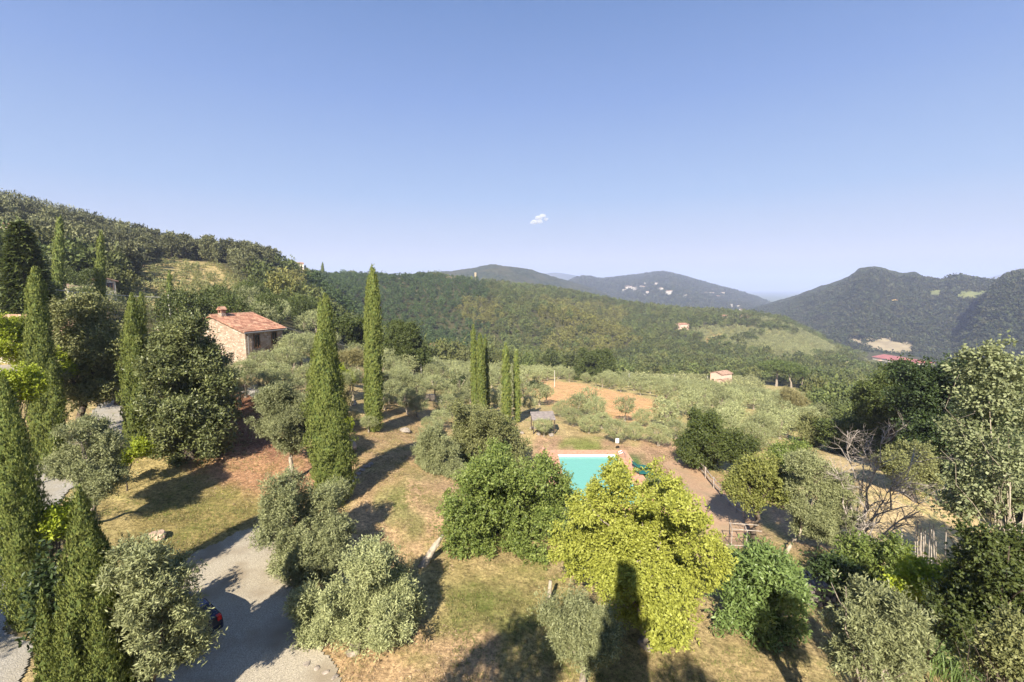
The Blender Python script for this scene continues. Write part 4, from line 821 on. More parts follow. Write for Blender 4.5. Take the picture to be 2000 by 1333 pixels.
for r_ in range(5):
    for c in range(7):
        b = MB(); x = -.85 + c * .27 + (r_ % 2) * .13; rr = rl.uniform(.10, .135); b.tube([(x, -.8 + rl.uniform(-.1, .1), .12 + r_ * .22), (x + rl.uniform(-.04, .04), .7 + rl.uniform(-.1, .1), .12 + r_ * .22 + rl.uniform(-.03, .03))], rr, 9); b.build("log", M['logs'], root, (0, 0, 0))
def rock(name, label, px, py, size, seed, mat='rock', group=None, flat=.6):
    rg = np.random.default_rng(seed); n, m = 10, 14; th = np.linspace(0, math.pi, n)[:, None]; ph = np.arange(m)[None] / m * 2 * math.pi
    d = np.stack([np.sin(th) * np.cos(ph), np.sin(th) * np.sin(ph), np.cos(th) + 0 * ph], -1).reshape(-1, 3); pl = unit(rg.normal(size=(9, 3))); k = np.ones(len(d))
    for p in pl: dd = d @ p; k = np.where(dd > .62, np.minimum(k, .62 / np.maximum(dd, .01)), k)
    V = d * k[:, None] * np.array([1, .75, flat]) * size; a = np.arange(n - 1)[:, None] * m; j = np.arange(m)[None]; q = np.stack([a + j, a + m + j, a + m + (j + 1) % m, a + (j + 1) % m], -1).reshape(-1, 4)
    g = hit(px, py); return tag(obj(name, mesh(name, V, q, None, M[mat]), None, g + [0, 0, size * flat * .4], rg.random() * 6), label, "rock", group)
M['rock'] = noisemat('grey_rock', (.20, .17, .14), (.36, .31, .26), 4, .95, .5, 9); M['warmrock'] = noisemat('warm_rock', (.34, .24, .17), (.50, .38, .28), 4, .95, .5, 9)
rock("boulder", "rounded grey boulder on the slope among olive trees", 838, 782, 1.25, 1); rock("boulder", "flat pale boulder next to the rounded grey one", 858, 786, 1.1, 2, flat=.35)
rock("boulder", "brown jagged stone lying alone in the dry grass above the gravel", 306, 1052, .55, 4, 'warmrock'); rock("boulder", "reddish stone in the shade beside the big cypress", 686, 880, .9, 5, 'warmrock')
rock("boulder", "low stones half buried in the lit strip between cypress shadows", 792, 845, .8, 6, flat=.4); rock("boulder", "pale stone at the foot of the tall slim cypress", 690, 792, .7, 8)
rk = [(724, 908), (716, 914), (708, 920), (700, 927), (692, 935), (686, 943)]
for k, (a, b_) in enumerate(rk): rock("edging_stone", "flat pale edging stone in the row beside the big cypress", a, b_, .34, 20 + k, group="edging stones beside the big cypress", flat=.35)
for k, (a, b_) in enumerate([(600, 1302), (618, 1308), (636, 1316), (655, 1326)]): rock("edging_stone", "grey stone edging the gravel under the front olive trees", a, b_, .20, 40 + k, group="stones edging the gravel parking", flat=.4)
for k, (a, b_) in enumerate([(1040, 838), (1052, 850), (1076, 852), (1016, 848), (1062, 842)]): rock("garden_stone", "rough pale stone in the bed around the garden shelter", a, b_, .5, 60 + k, group="stones around the garden shelter", flat=.5)
# old stump trunk
q0 = hit(822, 1106); b = MB(); t_ = at(866, 1045, float(np.hypot(q0[0], q0[1])) + .8)
b.tube([q0 * 0 - [0, 0, .2], (t_ - q0) * .3 + [.05, 0, 0], (t_ - q0) * .65 - [.03, 0, 0], t_ - q0], [.28, .2, .16, .07], 9); b.tube([(t_ - q0) * .4, (t_ - q0) * .62 + [.25, 0, .1]], [.1, .03], 7)
tag(b.build("tree_stump", M['bark_white'], None, q0, smooth=True), "pale leaning dead tree stump on the dry slope", "stump")
q0 = hit(1069, 1185); b = MB(); b.tube([(0, 0, -.2), (.1, 0, .7), (.15, .1, 1.25)], [.12, .1, .08], 8); tag(b.build("tree_stump", M['bark_white'], None, q0, smooth=True), "thin upright pale stump at the foot of the green bushy tree", "stump")
# ------------------------------------------------------------------ cypresses
cypress("leaning dark cypress standing between the two arms of the pale road", 68, 24.5, (4, 738), 40, 'col', 1)
cypress("big many-pointed cypress closest to the viewer beside the parked car", 222, 18.0, (153, 952), 74, 'cone', 2, extra=[(-1.25, -.3, .62, .42), (.75, -.7, .62, .5), (.1, -1.0, .55, .6)], dens=1.0)
cypress("slim cypress at the end of the bright hedge beside the road", 88, 44, (68, 522), 24, 'thin', 3, extra=[(.7, .1, .55, .8)])
cypress("cypress standing against the big dark bush on the brown slope", 272, 42, (258, 574), 26, 'col', 4)
cypress("large broad cypress in the middle of the brown slope", 655, 31.5, (627, 638), 43, 'col', 5)
cypress("narrow cypress just behind the large broad one", 655, 43, (636, 574), 15, 'thin', 6)
cypress("thin cypress spire half hidden behind the narrow one", 640, 47, (625, 584), 10, 'thin', 7)
cypress("tallest slim cypress rising above the wooded ridge", 732, 44.5, (728, 518), 17, 'thin', 8, extra=[(-.42, .1, .93, .62)])
for k, (bx, D, tx, ty, wp, lab) in enumerate([(928, 62, 924, 636, 6.5, "leftmost slim cypress of the three-spire clump above the pool"), (943, 59, 937, 652, 8, "middle slim cypress of the three-spire clump above the pool"), (952, 62, 947, 654, 5.5, "rightmost slim cypress of the three-spire clump above the pool"), (990, 58, 987, 672, 9.5, "stout slim cypress with a dark seam, standing between the clump and its slim neighbour"), (1011, 60, 1008, 684, 6.5, "slim cypress nearest to the grey shelter")]):
    cypress(lab, bx, D, (tx, ty), wp, 'thin', 20 + k, "slim cypresses above the pool")
for k, (bx, D, tx, ty, wp, lab) in enumerate([(112, 100, 117, 422, 9, "tall cypress spire next to the dark conifer below the pine hillside"), (194, 82, 197, 452, 8.5, "tall cypress spire over the roof of the low farm building"), (331, 95, 331, 528, 4.5, "lone small cypress beside the white post"), (357, 92, 356, 568, 4, "shortest cypress, right of the white post"), (279, 74, 276, 572, 8, "cypress tip showing behind the one on the brown slope")]):
    cypress(lab, bx, D, (tx, ty), wp, 'thin', 40 + k)
for k, (px, py, D, lab) in enumerate([(630, 512, 470, "tiny dark cypress on the crest beside the cream villa"), (596, 518, 470, "tiny dark cypress among pines on the crest"), (908, 540, 612, "dark cypress just left of the water tower"), (921, 539, 612, "dark cypress touching the water tower")]):
    cypress(lab, px, D, (px, py), 3.6, 'col', 60 + k, dens=.6)
# ------------------------------------------------------------------ trees close to the viewer
hero("olive_tree", "silvery olive tree leaning over the parked car", "tree", 17.0, [(262, 1105, 40), (312, 1145, 42), (340, 1192, 40), (322, 1245, 32), (285, 1175, 34), (368, 1262, 20), (240, 1085, 24), (345, 1285, 26), (292, 1100, 26), (372, 1215, 18), (285, 1235, 30), (310, 1300, 30), (265, 1190, 26)], 'olive', 285, .085, depth=.4, bark='bark_dark')
hero("olive_tree", "small silver olive tree beside the pale road", "tree", 33.0, [(150, 852, 30), (198, 880, 32), (140, 900, 34), (190, 928, 38), (170, 962, 26), (178, 840, 26), (120, 930, 20), (205, 860, 22)], 'olive', 178, .14)
hero("olive_tree", "round grey-green olive tree with pale bare trunk on the brown slope", "tree", 35.0, [(535, 785, 34), (572, 800, 40), (560, 838, 38), (525, 822, 28), (588, 828, 34), (555, 775, 28), (590, 800, 24), (575, 865, 26)], 'olive', 571, .16, fork=.42, bark='bark_white')
hero("olive_tree", "tall pale olive tree at the edge of the gravel parking", "tree", 24.5, [(545, 985, 38), (620, 1005, 46), (652, 1045, 34), (530, 1045, 30), (590, 1085, 46), (640, 1085, 40), (560, 1030, 42), (592, 1150, 44), (570, 1205, 38), (620, 1130, 36), (545, 950, 22), (640, 975, 28), (600, 1040, 40), (575, 1100, 34)], 'olive', 625, .20, fork=.3)
hero("olive_tree", "bright olive tree in front of the dark shaded one", "tree", 18.5, [(735, 1108, 34), (705, 1120, 26), (770, 1150, 40), (720, 1170, 42), (690, 1212, 38), (762, 1205, 42), (720, 1248, 40), (775, 1258, 24), (690, 1105, 18), (802, 1190, 24), (650, 1195, 24), (640, 1175, 16), (715, 1085, 18)], 'olive', 690, .2, fork=.35)
hero("olive_tree", "dark shaded olive tree between the gravel and the bright olive", "tree", 19.8, [(610, 1215, 34), (640, 1240, 38), (655, 1285, 32), (625, 1270, 30), (600, 1180, 24)], 'olive', 640, .16)
hero("olive_tree", "low grey olive tree left of the ivy-green tree", "tree", 36.0, [(832, 882, 26), (868, 900, 30), (855, 862, 24), (888, 928, 26), (840, 910, 22), (880, 950, 20), (828, 860, 16)], 'olive', 872, .12)
hero("mixed_tree", "pale olive-brown bushy tree below the slim cypresses", "tree", 42.0, [(930, 875, 42), (980, 905, 46), (905, 835, 26), (948, 830, 36), (998, 872, 30), (900, 880, 30), (960, 860, 34), (1015, 920, 30), (890, 800, 18), (935, 815, 28), (985, 850, 32), (955, 925, 38), (912, 862, 32), (1000, 930, 34), (925, 915, 34)], 'oak', 955, .2)
hero("tree", "wide ivy-green tree in the middle, in front of the pool", "tree", 26.0, [(950, 975, 50), (1005, 1000, 54), (900, 1010, 40), (958, 1060, 56), (1042, 1060, 48), (1000, 1118, 42), (905, 1070, 36), (1078, 985, 34), (1055, 940, 32), (1010, 1148, 24), (1090, 935, 18), (1080, 1020, 34), (985, 940, 36), (935, 930, 32), (1045, 1110, 26), (880, 1030, 22), (1102, 955, 20), (1108, 985, 22), (930, 1010, 40), (1025, 960, 30), (870, 1000, 16), (960, 1120, 30), (1070, 1065, 30), (965, 925, 36), (925, 945, 28), (1005, 930, 26), (1065, 915, 16), (972, 900, 30), (1000, 1150, 28), (945, 1112, 28), (1030, 1140, 24)], 'green', 1005, .26)
hero("tree", "large yellow-green tree in front of the pool", "tree", 19.5, [(1216, 958, 32), (1300, 1000, 36), (1180, 995, 40), (1340, 1005, 28), (1150, 1050, 46), (1222, 1050, 56), (1300, 1060, 56), (1360, 1072, 34), (1392, 1060, 18), (1125, 1100, 38), (1200, 1118, 48), (1282, 1140, 54), (1350, 1140, 40), (1402, 1112, 24), (1255, 1195, 44), (1308, 1205, 40), (1190, 1172, 30), (1292, 1250, 24), (1218, 925, 20), (1308, 950, 18), (1102, 1070, 16), (1140, 1010, 22), (1258, 988, 20), (1085, 1085, 12), (1345, 985, 16), (1370, 1020, 16), (1330, 1235, 20), (1420, 1095, 16)], 'yellow', 1262, .22, fork=.3, cover=1.05)
hero("olive_tree", "dark olive tree in front of the yellow-green tree", "tree", 16.0, [(1130, 1212, 42), (1178, 1232, 38), (1090, 1222, 34), (1160, 1275, 38), (1112, 1260, 26), (1185, 1270, 26), (1075, 1200, 20)], 'oliveb', 1140, .15)
hero("walnut_tree", "round broad-leaved green tree beside the log pile", "tree", 22.5, [(1490, 1112, 44), (1448, 1132, 42), (1530, 1130, 38), (1558, 1170, 22), (1470, 1178, 48), (1528, 1188, 40), (1430, 1198, 34), (1490, 1228, 34), (1412, 1160, 24), (1500, 1150, 44), (1545, 1150, 26)], 'walnut', 1490, .18)
hero("tree", "rounded yellowish tree with dark bare trunk above the earth path", "tree", 34.0, [(1480, 928, 38), (1455, 945, 30), (1512, 948, 32), (1482, 965, 34), (1440, 955, 18), (1500, 920, 24), (1525, 965, 18)], 'citron', 1478, .2, fork=.55, bark='bark_dark')
hero("olive_tree", "pale grey-green tree with a leaning trunk before the straw field", "tree", 33.0, [(1600, 932, 34), (1572, 958, 30), (1640, 962, 34), (1610, 1000, 38), (1588, 1035, 28), (1650, 1010, 28), (1570, 905, 22), (1625, 1040, 24), (1570, 1000, 22), (1660, 975, 18)], 'olive', 1535, .09, bark='bark_white')
hero("bush", "grey-green bushy tree at the far edge of the straw field", "tree", 52.0, [(1780, 890, 30), (1802, 918, 32), (1762, 920, 26), (1790, 945, 22), (1740, 905, 20)], 'oak', 1785, .15)
hero("poplar_tree", "tall white poplar with pale stems at the right edge", "tree", 27.0, [(1925, 712, 24), (1962, 690, 22), (1990, 730, 32), (1935, 775, 38), (1980, 815, 42), (1905, 815, 22), (1885, 850, 22), (1925, 880, 32), (1970, 900, 40), (1908, 948, 30), (1950, 980, 32), (1885, 1000, 22), (1992, 960, 32), (1930, 680, 10), (1965, 668, 9), (1960, 745, 28), (1925, 740, 22), (1895, 985, 22), (1900, 775, 14)], 'poplar', 1955, .09, fork=.25, cover=.85)
hero("tree", "dark leafy tree filling the lower right corner", "tree", 19.0, [(1965, 1095, 50), (1930, 1170, 42), (1985, 1195, 52), (1900, 1245, 38), (1965, 1270, 44), (1880, 1185, 24), (1940, 1110, 30), (1920, 1060, 22), (2020, 1120, 60), (1860, 1240, 22)], 'darkoak', 1970, .25, ls=.75)
hero("bush", "light green shrub at the bottom right corner below the dark tree", "bush", 15.5, [(1960, 1262, 32), (1992, 1295, 36), (1940, 1300, 28), (1975, 1230, 20)], 'oak', 1968, .08, ls=.6)
hero("olive_tree", "twin-crowned silver olive tree at the bottom right", "tree", 15.0, [(1700, 1182, 28), (1745, 1192, 24), (1692, 1230, 36), (1750, 1240, 38), (1680, 1288, 42), (1742, 1300, 38), (1780, 1205, 20), (1640, 1292, 16), (1665, 1250, 22), (1700, 1160, 14), (1770, 1280, 26), (1790, 1240, 16)], 'olive', 1712, .15, ls=.8)
hero("bush", "bright green elder bush with pale blossoms before the straw field", "bush", 28.0, [(1690, 1082, 26), (1728, 1098, 32), (1652, 1105, 22), (1772, 1105, 24), (1740, 1075, 20), (1705, 1120, 28)], 'green', 1715, .08)
hero("bush", "dark shrubs behind the log pile", "bush", 25.5, [(1640, 1128, 24), (1665, 1150, 26), (1610, 1115, 20), (1690, 1150, 24), (1625, 1100, 16)], 'dark', 1650, .07)
hero("bush", "yellowish feathery shrub under the reeds", "bush", 22.0, [(1800, 1120, 24), (1830, 1135, 26), (1780, 1145, 24), (1860, 1125, 20), (1850, 1150, 20)], 'lime', 1815, .05)
hero("dark_tree", "very dark tree in the shade behind the poplar", "tree", 60.0, [(1850, 745, 42), (1802, 780, 36), (1868, 805, 52), (1842, 852, 46), (1880, 905, 46), (1785, 725, 26), (1900, 740, 44), (1920, 830, 50), (1860, 935, 30), (1810, 830, 28)], 'dark', 1860, .4, ls=1.3)  # very dark green foliage
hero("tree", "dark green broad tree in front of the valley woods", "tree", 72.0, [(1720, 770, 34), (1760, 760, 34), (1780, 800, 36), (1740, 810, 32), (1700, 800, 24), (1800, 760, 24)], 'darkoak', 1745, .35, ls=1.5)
hero("tree", "bright green spreading tree at the edge of the olive grove", "tree", 76.0, [(1630, 850, 26), (1668, 845, 30), (1700, 850, 26), (1650, 870, 22), (1690, 870, 22), (1720, 845, 18)], 'darkoak', 1670, .3, ls=1.5)
hero("tree", "brownish columnar tree at the edge of the olive grove", "tree", 78.0, [(1580, 820, 16), (1592, 842, 20), (1585, 865, 18), (1570, 840, 14), (1605, 825, 14)], 'oak', 1588, .25, ls=1.4)
hero("holm_oak", "large dark bushy tree beside the cypress on the brown slope", "tree", 40.0, [(340, 665, 38), (388, 702, 42), (332, 742, 46), (400, 770, 44), (352, 822, 50), (410, 838, 36), (335, 868, 30), (390, 872, 30), (302, 800, 22), (428, 812, 22), (310, 720, 30), (365, 640, 24), (425, 745, 24), (300, 860, 18), (370, 895, 20), (362, 762, 42), (360, 705, 40), (378, 805, 42), (410, 880, 20), (345, 900, 18)], 'bay', 372, .3, ls=1.15)
hero("holm_oak", "bushy olive-brown tree between two cypresses by the road", "tree", 47.0, [(150, 645, 48), (112, 690, 36), (190, 695, 44), (152, 740, 44), (185, 655, 26), (122, 612, 24), (170, 602, 26), (100, 730, 24), (210, 740, 30), (135, 770, 24), (190, 770, 24)], 'oak', 155, .3, ls=1.15)
hero("bush", "grey-green bushy tree between the cypress and the low farm building", "tree", 55.0, [(222, 660, 24), (232, 700, 26), (225, 735, 24)], 'oak', 230, .2, ls=1.2)
hero("hedge", "bright yellow-green clipped hedge at the far left", "hedge", 52.0, [(8, 640, 20), (28, 650, 22), (45, 668, 22), (15, 675, 26), (50, 700, 18), (-20, 650, 26), (30, 690, 20)], 'lime', 20, .06, nolimb=True)
hero("bush", "bright yellow shrub behind the slim roadside cypress", "bush", 46.0, [(108, 702, 16), (120, 712, 16), (100, 720, 12), (128, 725, 10)], 'lime', 112, .05)
hero("bush", "yellow-green bushes below the hedge beside the leaning cypress", "bush", 40.0, [(15, 742, 20), (40, 740, 20), (55, 760, 18), (0, 765, 22), (30, 775, 20)], 'lime', 28, .06)
hero("bush", "long-leaved yellowish shrub at the foot of the cypress on the slope", "bush", 37.0, [(245, 885, 16), (262, 880, 14), (232, 900, 16), (275, 884, 9), (220, 915, 14)], 'lime', 248, .04)
hero("bush", "bamboo-like yellow shrub next to the big near cypress", "bush", 24.5, [(108, 1010, 20), (122, 1032, 20), (100, 1040, 18), (135, 1000, 14)], 'lime', 116, .04)
hero("bush", "dark undergrowth along the verge between road and big near cypress", "bush", 21.5, [(88, 1160, 20), (98, 1200, 24), (112, 1130, 22), (100, 1110, 16), (90, 1240, 18)], 'dark', 85, .05)
hero("bush", "small yellow-green bush behind the big cypress", "bush", 43.0, [(668, 818, 10), (672, 828, 10)], 'lime', 670, .03)
hero("tree", "rounded dark green broadleaf tree standing behind the olives of the slope", "tree", 88.0, [(790, 655, 28), (770, 680, 26), (808, 680, 26), (790, 700, 26), (822, 702, 16), (776, 645, 18)], 'darkoak', 795, .4, ls=1.6)
hero("tree", "second dark broadleaf tree hidden partly by the tallest cypress", "tree", 92.0, [(700, 640, 24), (725, 650, 26), (740, 680, 26), (705, 665, 24), (680, 640, 18)], 'darkoak', 720, .4, ls=1.6)
hero("tree", "wide round green tree at the wood edge above the orange field", "tree", 160.0, [(1150, 712, 26), (1175, 706, 22), (1162, 728, 30), (1185, 728, 20), (1135, 730, 20), (1205, 738, 10)], 'darkoak', 1162, .5, ls=2.6)
hero("tree", "dark green broadleaf tree by the path beyond the loungers", "tree", 50.0, [(1378, 845, 34), (1352, 870, 28), (1400, 870, 32), (1378, 890, 30), (1425, 862, 20), (1365, 820, 18), (1345, 890, 18)], 'darkoak', 1378, .25, ls=1.2)
hero("bush", "green leafy bush between the dark path tree and the olive grove", "bush", 50.0, [(1440, 870, 22), (1455, 885, 18), (1430, 890, 16), (1470, 870, 12)], 'darkoak', 1445, .12, ls=1.2)
hero("bush", "green bush rising behind the rounded yellowish tree", "bush", 44.0, [(1530, 890, 18), (1545, 905, 20), (1515, 880, 12), (1560, 880, 16)], 'green', 1538, .1)
hero("bush", "bushy bright-topped shrub with flowers near the tall cypress", "bush", 56.0, [(668, 700, 14), (690, 695, 14), (705, 705, 12), (655, 715, 10)], 'straw', 682, .06)
hero("bush", "yellow broom bush below the flowering shrub", "bush", 53.0, [(660, 722, 10), (675, 735, 11), (690, 742, 9)], 'lime', 672, .05)
hero("bush", "brownish clipped bush behind the broad cypress", "bush", 48.0, [(664, 765, 13), (672, 778, 12), (655, 775, 10)], 'straw', 665, .06)
hero("bush", "dark glossy bush among olives under the cable", "bush", 80.0, [(893, 738, 10), (905, 748, 11), (885, 745, 8)], 'dark', 895, .06, ls=1.3)
hero("bush", "silvery shrub beside the loungers behind the yellow-green tree", "bush", 40.5, [(1272, 945, 12), (1300, 958, 14), (1325, 968, 12), (1288, 970, 12)], 'poplar', 1298, .04)
hero("bush", "brown dry bare shrub at the edge of the grove", "bush", 110.0, [(1545, 775, 14), (1560, 785, 14), (1535, 790, 10)], 'straw', 1550, .1, ls=1.5)
hero("bush", "low spiky dry shrub at the orange field corner", "bush", 108.0, [(1045, 762, 8), (1055, 766, 7), (1036, 766, 6)], 'dark', 1046, .05, ls=1.3)
# dead tree
def dead(label, px, D, tips, r0=.10, seed=4):
    rng = np.random.default_rng(seed); g = ground(px, D); root = thing("dead_tree", label, "tree", g); mb = MB()
    def branch(p, d, L, r, lev):
        n = 6; pts = [p]; dd = d.copy()
        for i_ in range(n): dd = unit(dd + rng.normal(size=3) * .16 + [0, 0, .03]); pts.append(pts[-1] + dd * L / n)
        pts = np.array(pts); mb.tube(pts, r * np.linspace(1, .5 if lev < 3 else .2, n + 1), 6 if lev < 2 else 4)
        if lev >= 4: return
        for k in range(rng.integers(3, 5) if lev < 3 else 3):
            i_ = rng.integers(2, n + 1); branch(pts[i_], unit(dd + rng.normal(size=3) * .65), L * rng.uniform(.5, .75), r * .48, lev + 1)
    for px2, py2, o in tips:
        t = at(px2, py2, D + o) - g; L = np.linalg.norm(t); branch(np.zeros(3), unit(unit(t) * .8 + [0, 0, .3]), L * .22, r0 * .6, 2)
        # the limb that reaches the tip
        s = np.linspace(0, 1, 9)[:, None]; c = t * s + np.stack([0 * s[:, 0], 0 * s[:, 0], np.sin(s[:, 0] * math.pi) * L * .08], -1) + rng.normal(size=(9, 3)) * L * .018; c[0] = 0
        mb.tube(c, r0 * .8 * (1 - s[:, 0] * .85), 6)
        for k in range(16):
            i_ = rng.integers(2, 9); branch(c[i_], unit(unit(t) + rng.normal(size=3) * .6), L * rng.uniform(.10, .2), r0 * .26, 2)
    mb.build("trunk", M['dead'], root, smooth=True)
dead("tall bare dead tree with grey branches before the straw field", 1665, 33.5, [(1735, 850, .5), (1790, 900, -1), (1690, 880, 1.0), (1760, 960, .4), (1640, 930, -.6), (1700, 905, -.3), (1660, 860, .2), (1755, 930, .8)])
dead("low bare dead limb bending out beside the tall dead tree", 1668, 31.5, [(1770, 1010, 0), (1720, 1000, .8), (1690, 1000, -.5), (1800, 985, .3)], .10, 9)
# reeds and canes
b = MB(); rr = np.random.default_rng(8); g0 = ground(1795, 30)
root = thing("cane_stakes", "cluster of upright dry canes standing by the shaded field", "canes", g0)
for k in range(15):
    px = rr.choice([1758, 1765, 1790, 1808, 1818, 1742, 1838]) + rr.normal() * 6; g = ground(px, 29.5 + rr.uniform(-1, 1)); t = at(px + rr.normal() * 4, 1035 + rr.uniform(-22, 25), 29.5)
    b = MB(); b.tube([g - g0 - [0, 0, .2], np.array([t[0], t[1], max(t[2], g[2] + 1.0)]) - g0], [.028, .02], 5); b.build("cane", M['straw_cane'] if 'straw_cane' in M else M['dead'], root)
def reed(label, px, D, n, h, seed, mat, spread=1.0):
    rg = np.random.default_rng(seed); g = ground(px, D); Vs, qs, n0 = [], [], 0
    for k in range(n):
        p = rg.normal(size=3) * [spread, spread * .7, 0]; p[2] = float(zt(p[0] + g[0], p[1] + g[1])) - g[2]; a = rg.random() * 6.28; L = h * rg.uniform(.6, 1.1); t = np.linspace(0, 1, 6)
        r_ = t ** 2 * L * .55; zz = L * (t - .45 * t ** 2.2); P = p + np.stack([np.cos(a) * r_, np.sin(a) * r_, zz], -1); w_ = .03 * (1 - t * .9); s = np.array([-math.sin(a), math.cos(a), 0])
        V = np.stack([P - s * w_[:, None], P + s * w_[:, None]], 1).reshape(-1, 3); Vs.append(V); i_ = np.arange(5) * 2; qs.append(np.stack([i_, i_ + 1, i_ + 3, i_ + 2], -1) + n0); n0 += len(V)
    q = np.concatenate(qs); tag(obj("reeds", mesh("reeds", np.concatenate(Vs), q, None, M[mat], rnd=rg.random(len(q))), None, g), label, "reeds")
reed("arching pale green reeds on the bank beside the shaded field", 1855, 27, 420, 2.4, 3, 'walnut', 1.1)
# umbrella pines
def umbrella(label, px, py, D, rpx, group):
    rng = np.random.default_rng(px); g = ground(px, D); c = at(px, py, D) - g; d = proj(c + g)[2]; r = rpx * d / F; root = thing("umbrella_pine", label, "tree", g, group=group)
    C = np.stack([rng.uniform(-.75, .75, 14) * r, rng.uniform(-.75, .75, 14) * r, rng.uniform(-.05, .15, 14) * r], -1) + c
    V, q, rn = crown_data(C, np.tile([[.42 * r, .42 * r, .24 * r]], (14, 1)), 700, 8, r * .11, r * .04, r * .10, rng, up=.8)
    obj("crown", mesh("crown", V, q, None, M['stone_pine'], rnd=rn), root); mb = MB(); limbs(mb, (0, 0, 0), C[:7] - [0, 0, r * .15], rng, r * .07, fork=.8, bend=.05); mb.build("trunk", M['bark_olive'], root, smooth=True)
umbrella("broad umbrella pine with pale trunk at the road bend", 1516, 718, 250, 29, "umbrella pines"); umbrella("umbrella pine in the middle of the three", 1545, 722, 254, 24, "umbrella pines"); umbrella("smallest umbrella pine, beside the grey road", 1566, 732, 258, 17, "umbrella pines")
# dark conifer
rng = np.random.default_rng(3); g = ground(64, 78); tpz = at(66, 440, 78)[2] - g[2]; root = thing("conifer", "tall dark conifer with drooping tiers beside the street lamp", "tree", g)
Vs, qs, rs, n0 = [], [], [], 0; n = 1500; t = rng.random(n) ** .8; rad = (1 - t) ** .75 * 3.0 * (.7 + .3 * np.abs(np.sin(t * 34))); th = rng.random(n) * 6.28
p = np.stack([np.cos(th) * rad, np.sin(th) * rad, t * (tpz - 1) + 1 - rad * .25], -1) * rng.uniform(.75, 1.05, (n, 1)) ** [1, 1, 0]; T = np.stack([np.cos(th), np.sin(th), 0 * th - .15], -1)
P = np.repeat(p, 8, 0) + rng.normal(size=(n * 8, 3)) * .22; V, q, r = leaves(P, np.repeat(T, 8, 0) + rng.normal(size=(n * 8, 3)) * .45, np.array([0, 0, 1.]) + rng.normal(size=(n * 8, 3)) * .4, .62, .2, rng)
obj("crown", mesh("crown", V, q, None, M['darkoak'], rnd=r), root); mb = MB(); mb.tube([(0, 0, -.5), (0, 0, tpz * .97)], [.28, .03], 8); mb.build("trunk", M['bark_dark'], root)
# ------------------------------------------------------------------ trees out of frame that throw the shade seen in the picture
SH = [("cypress", -1.0, -3.0, 18.4, 1.35, "cypress standing behind the viewpoint that shades the yellow-green tree")]
for k, (kind, x, y, h, r, lab) in enumerate(SH):
    g = np.array([x, y, float(zt(x, y))]); px = 1000
    rngc = np.random.default_rng(300 + k); n = 2200; t = rngc.random(n); rr_ = np.interp(t, [0, .1, .4, .7, 1], [.7, .95, 1, .7, .05]) * r; th = rngc.random(n) * 6.28
    P = np.stack([np.cos(th) * rr_, np.sin(th) * rr_, t * h], -1); V, q, rn = leaves(P, np.array([0, 0, 1.]) + rngc.normal(size=(n, 3)) * .25, np.stack([np.cos(th), np.sin(th), 0 * th], -1) + rngc.normal(size=(n, 3)) * .3, .9, .5, rngc)
    root = thing("cypress_tree", lab, "tree", g); obj("crown", mesh("crown", V, q, None, M['cypress'], rnd=rn), root); mb = MB(); mb.tube([(0, 0, -.3), (0, 0, h * .8)], [.2, .05], 7); mb.build("trunk", M['bark_dark'], root)
for k, (x, y, r, hc) in enumerate([(-24.5, 3.5, 3.2, 7.5), (-27.5, 11, 3.0, 7.0), (-25, -4, 3.2, 8), (-22.5, 9.5, 2.2, 5.0), (-4.8, .6, 2.1, 11.2), (2.6, .2, 1.7, 11.0), (24.5, 15.5, 3.2, 8.0), (29.5, 19, 3.4, 8.5), (20.5, 9.5, 3.0, 8)]):
    g = np.array([x, y, float(zt(x, y))]); ptree("oak_tree", "broad tree standing just outside the picture", "tree", OAK_N[k % 3], DK_T[k % 2], g, r, hc, k * 1.3, "trees just outside the picture")
# ------------------------------------------------------------------ olives on the slope around the house
rg = np.random.default_rng(21); no = 0
GROVE_G = "silvery olive trees of the slope and the grove"
mid = [(430, 712, 53, 26), (470, 735, 50, 24), (398, 715, 53, 22), (515, 700, 53, 28), (556, 690, 55, 26), (735, 705, 72, 20), (755, 740, 60, 20), (792, 748, 62, 20), (815, 792, 52, 20), (872, 762, 66, 18), (905, 775, 64, 16), (935, 752, 74, 14), (862, 722, 80, 15), (890, 706, 90, 14), (965, 775, 70, 14), (1000, 768, 74, 14), (1035, 792, 68, 15), (640, 720, 52, 20), (905, 820, 54, 18), (840, 830, 47, 16), (590, 660, 64, 24), (618, 668, 62, 20), (770, 712, 76, 16), (668, 740, 52, 18), (330, 615, 60, 30), (300, 640, 55, 24), (440, 730, 48, 26), (460, 770, 45, 24), (480, 700, 52, 24), (540, 700, 50, 28), (575, 660, 60, 30), (560, 730, 46, 32), (520, 740, 47, 26), (600, 690, 50, 26), (610, 640, 66, 22), (580, 770, 42, 26), (640, 660, 72, 20), (680, 700, 60, 22), (690, 735, 53, 22), (700, 680, 70, 20), (770, 740, 62, 24), (760, 775, 55, 26), (795, 775, 52, 22), (815, 755, 62, 24), (850, 750, 66, 22), (780, 720, 72, 18), (845, 725, 80, 14), (870, 790, 56, 22), (830, 745, 74, 15), (720, 830, 44, 16), (690, 815, 45, 14), (750, 790, 52, 18), (895, 790, 62, 16), (860, 815, 50, 20), (960, 720, 100, 14), (650, 640, 78, 14), (1062, 850, 54, 17), (1120, 815, 60, 20), (1150, 830, 57, 20), (1095, 800, 66, 17), (1205, 845, 53, 24), (1175, 820, 60, 18), (1240, 850, 55, 18), (1285, 855, 55, 24), (1320, 840, 60, 20), (1255, 820, 66, 18)]
occ = []
def olive(g, r, hc, D, label, group):
    global no; no += 1; cr = (OL_N if D < 68 else OL_M)[no % 4]
    ptree("olive_tree", label, "tree", cr, OL_T[no % 3], g, r, hc, rg.random() * 6.28, group, rg.uniform(.85, 1.0))
    occ.append((g[0], g[1], r))
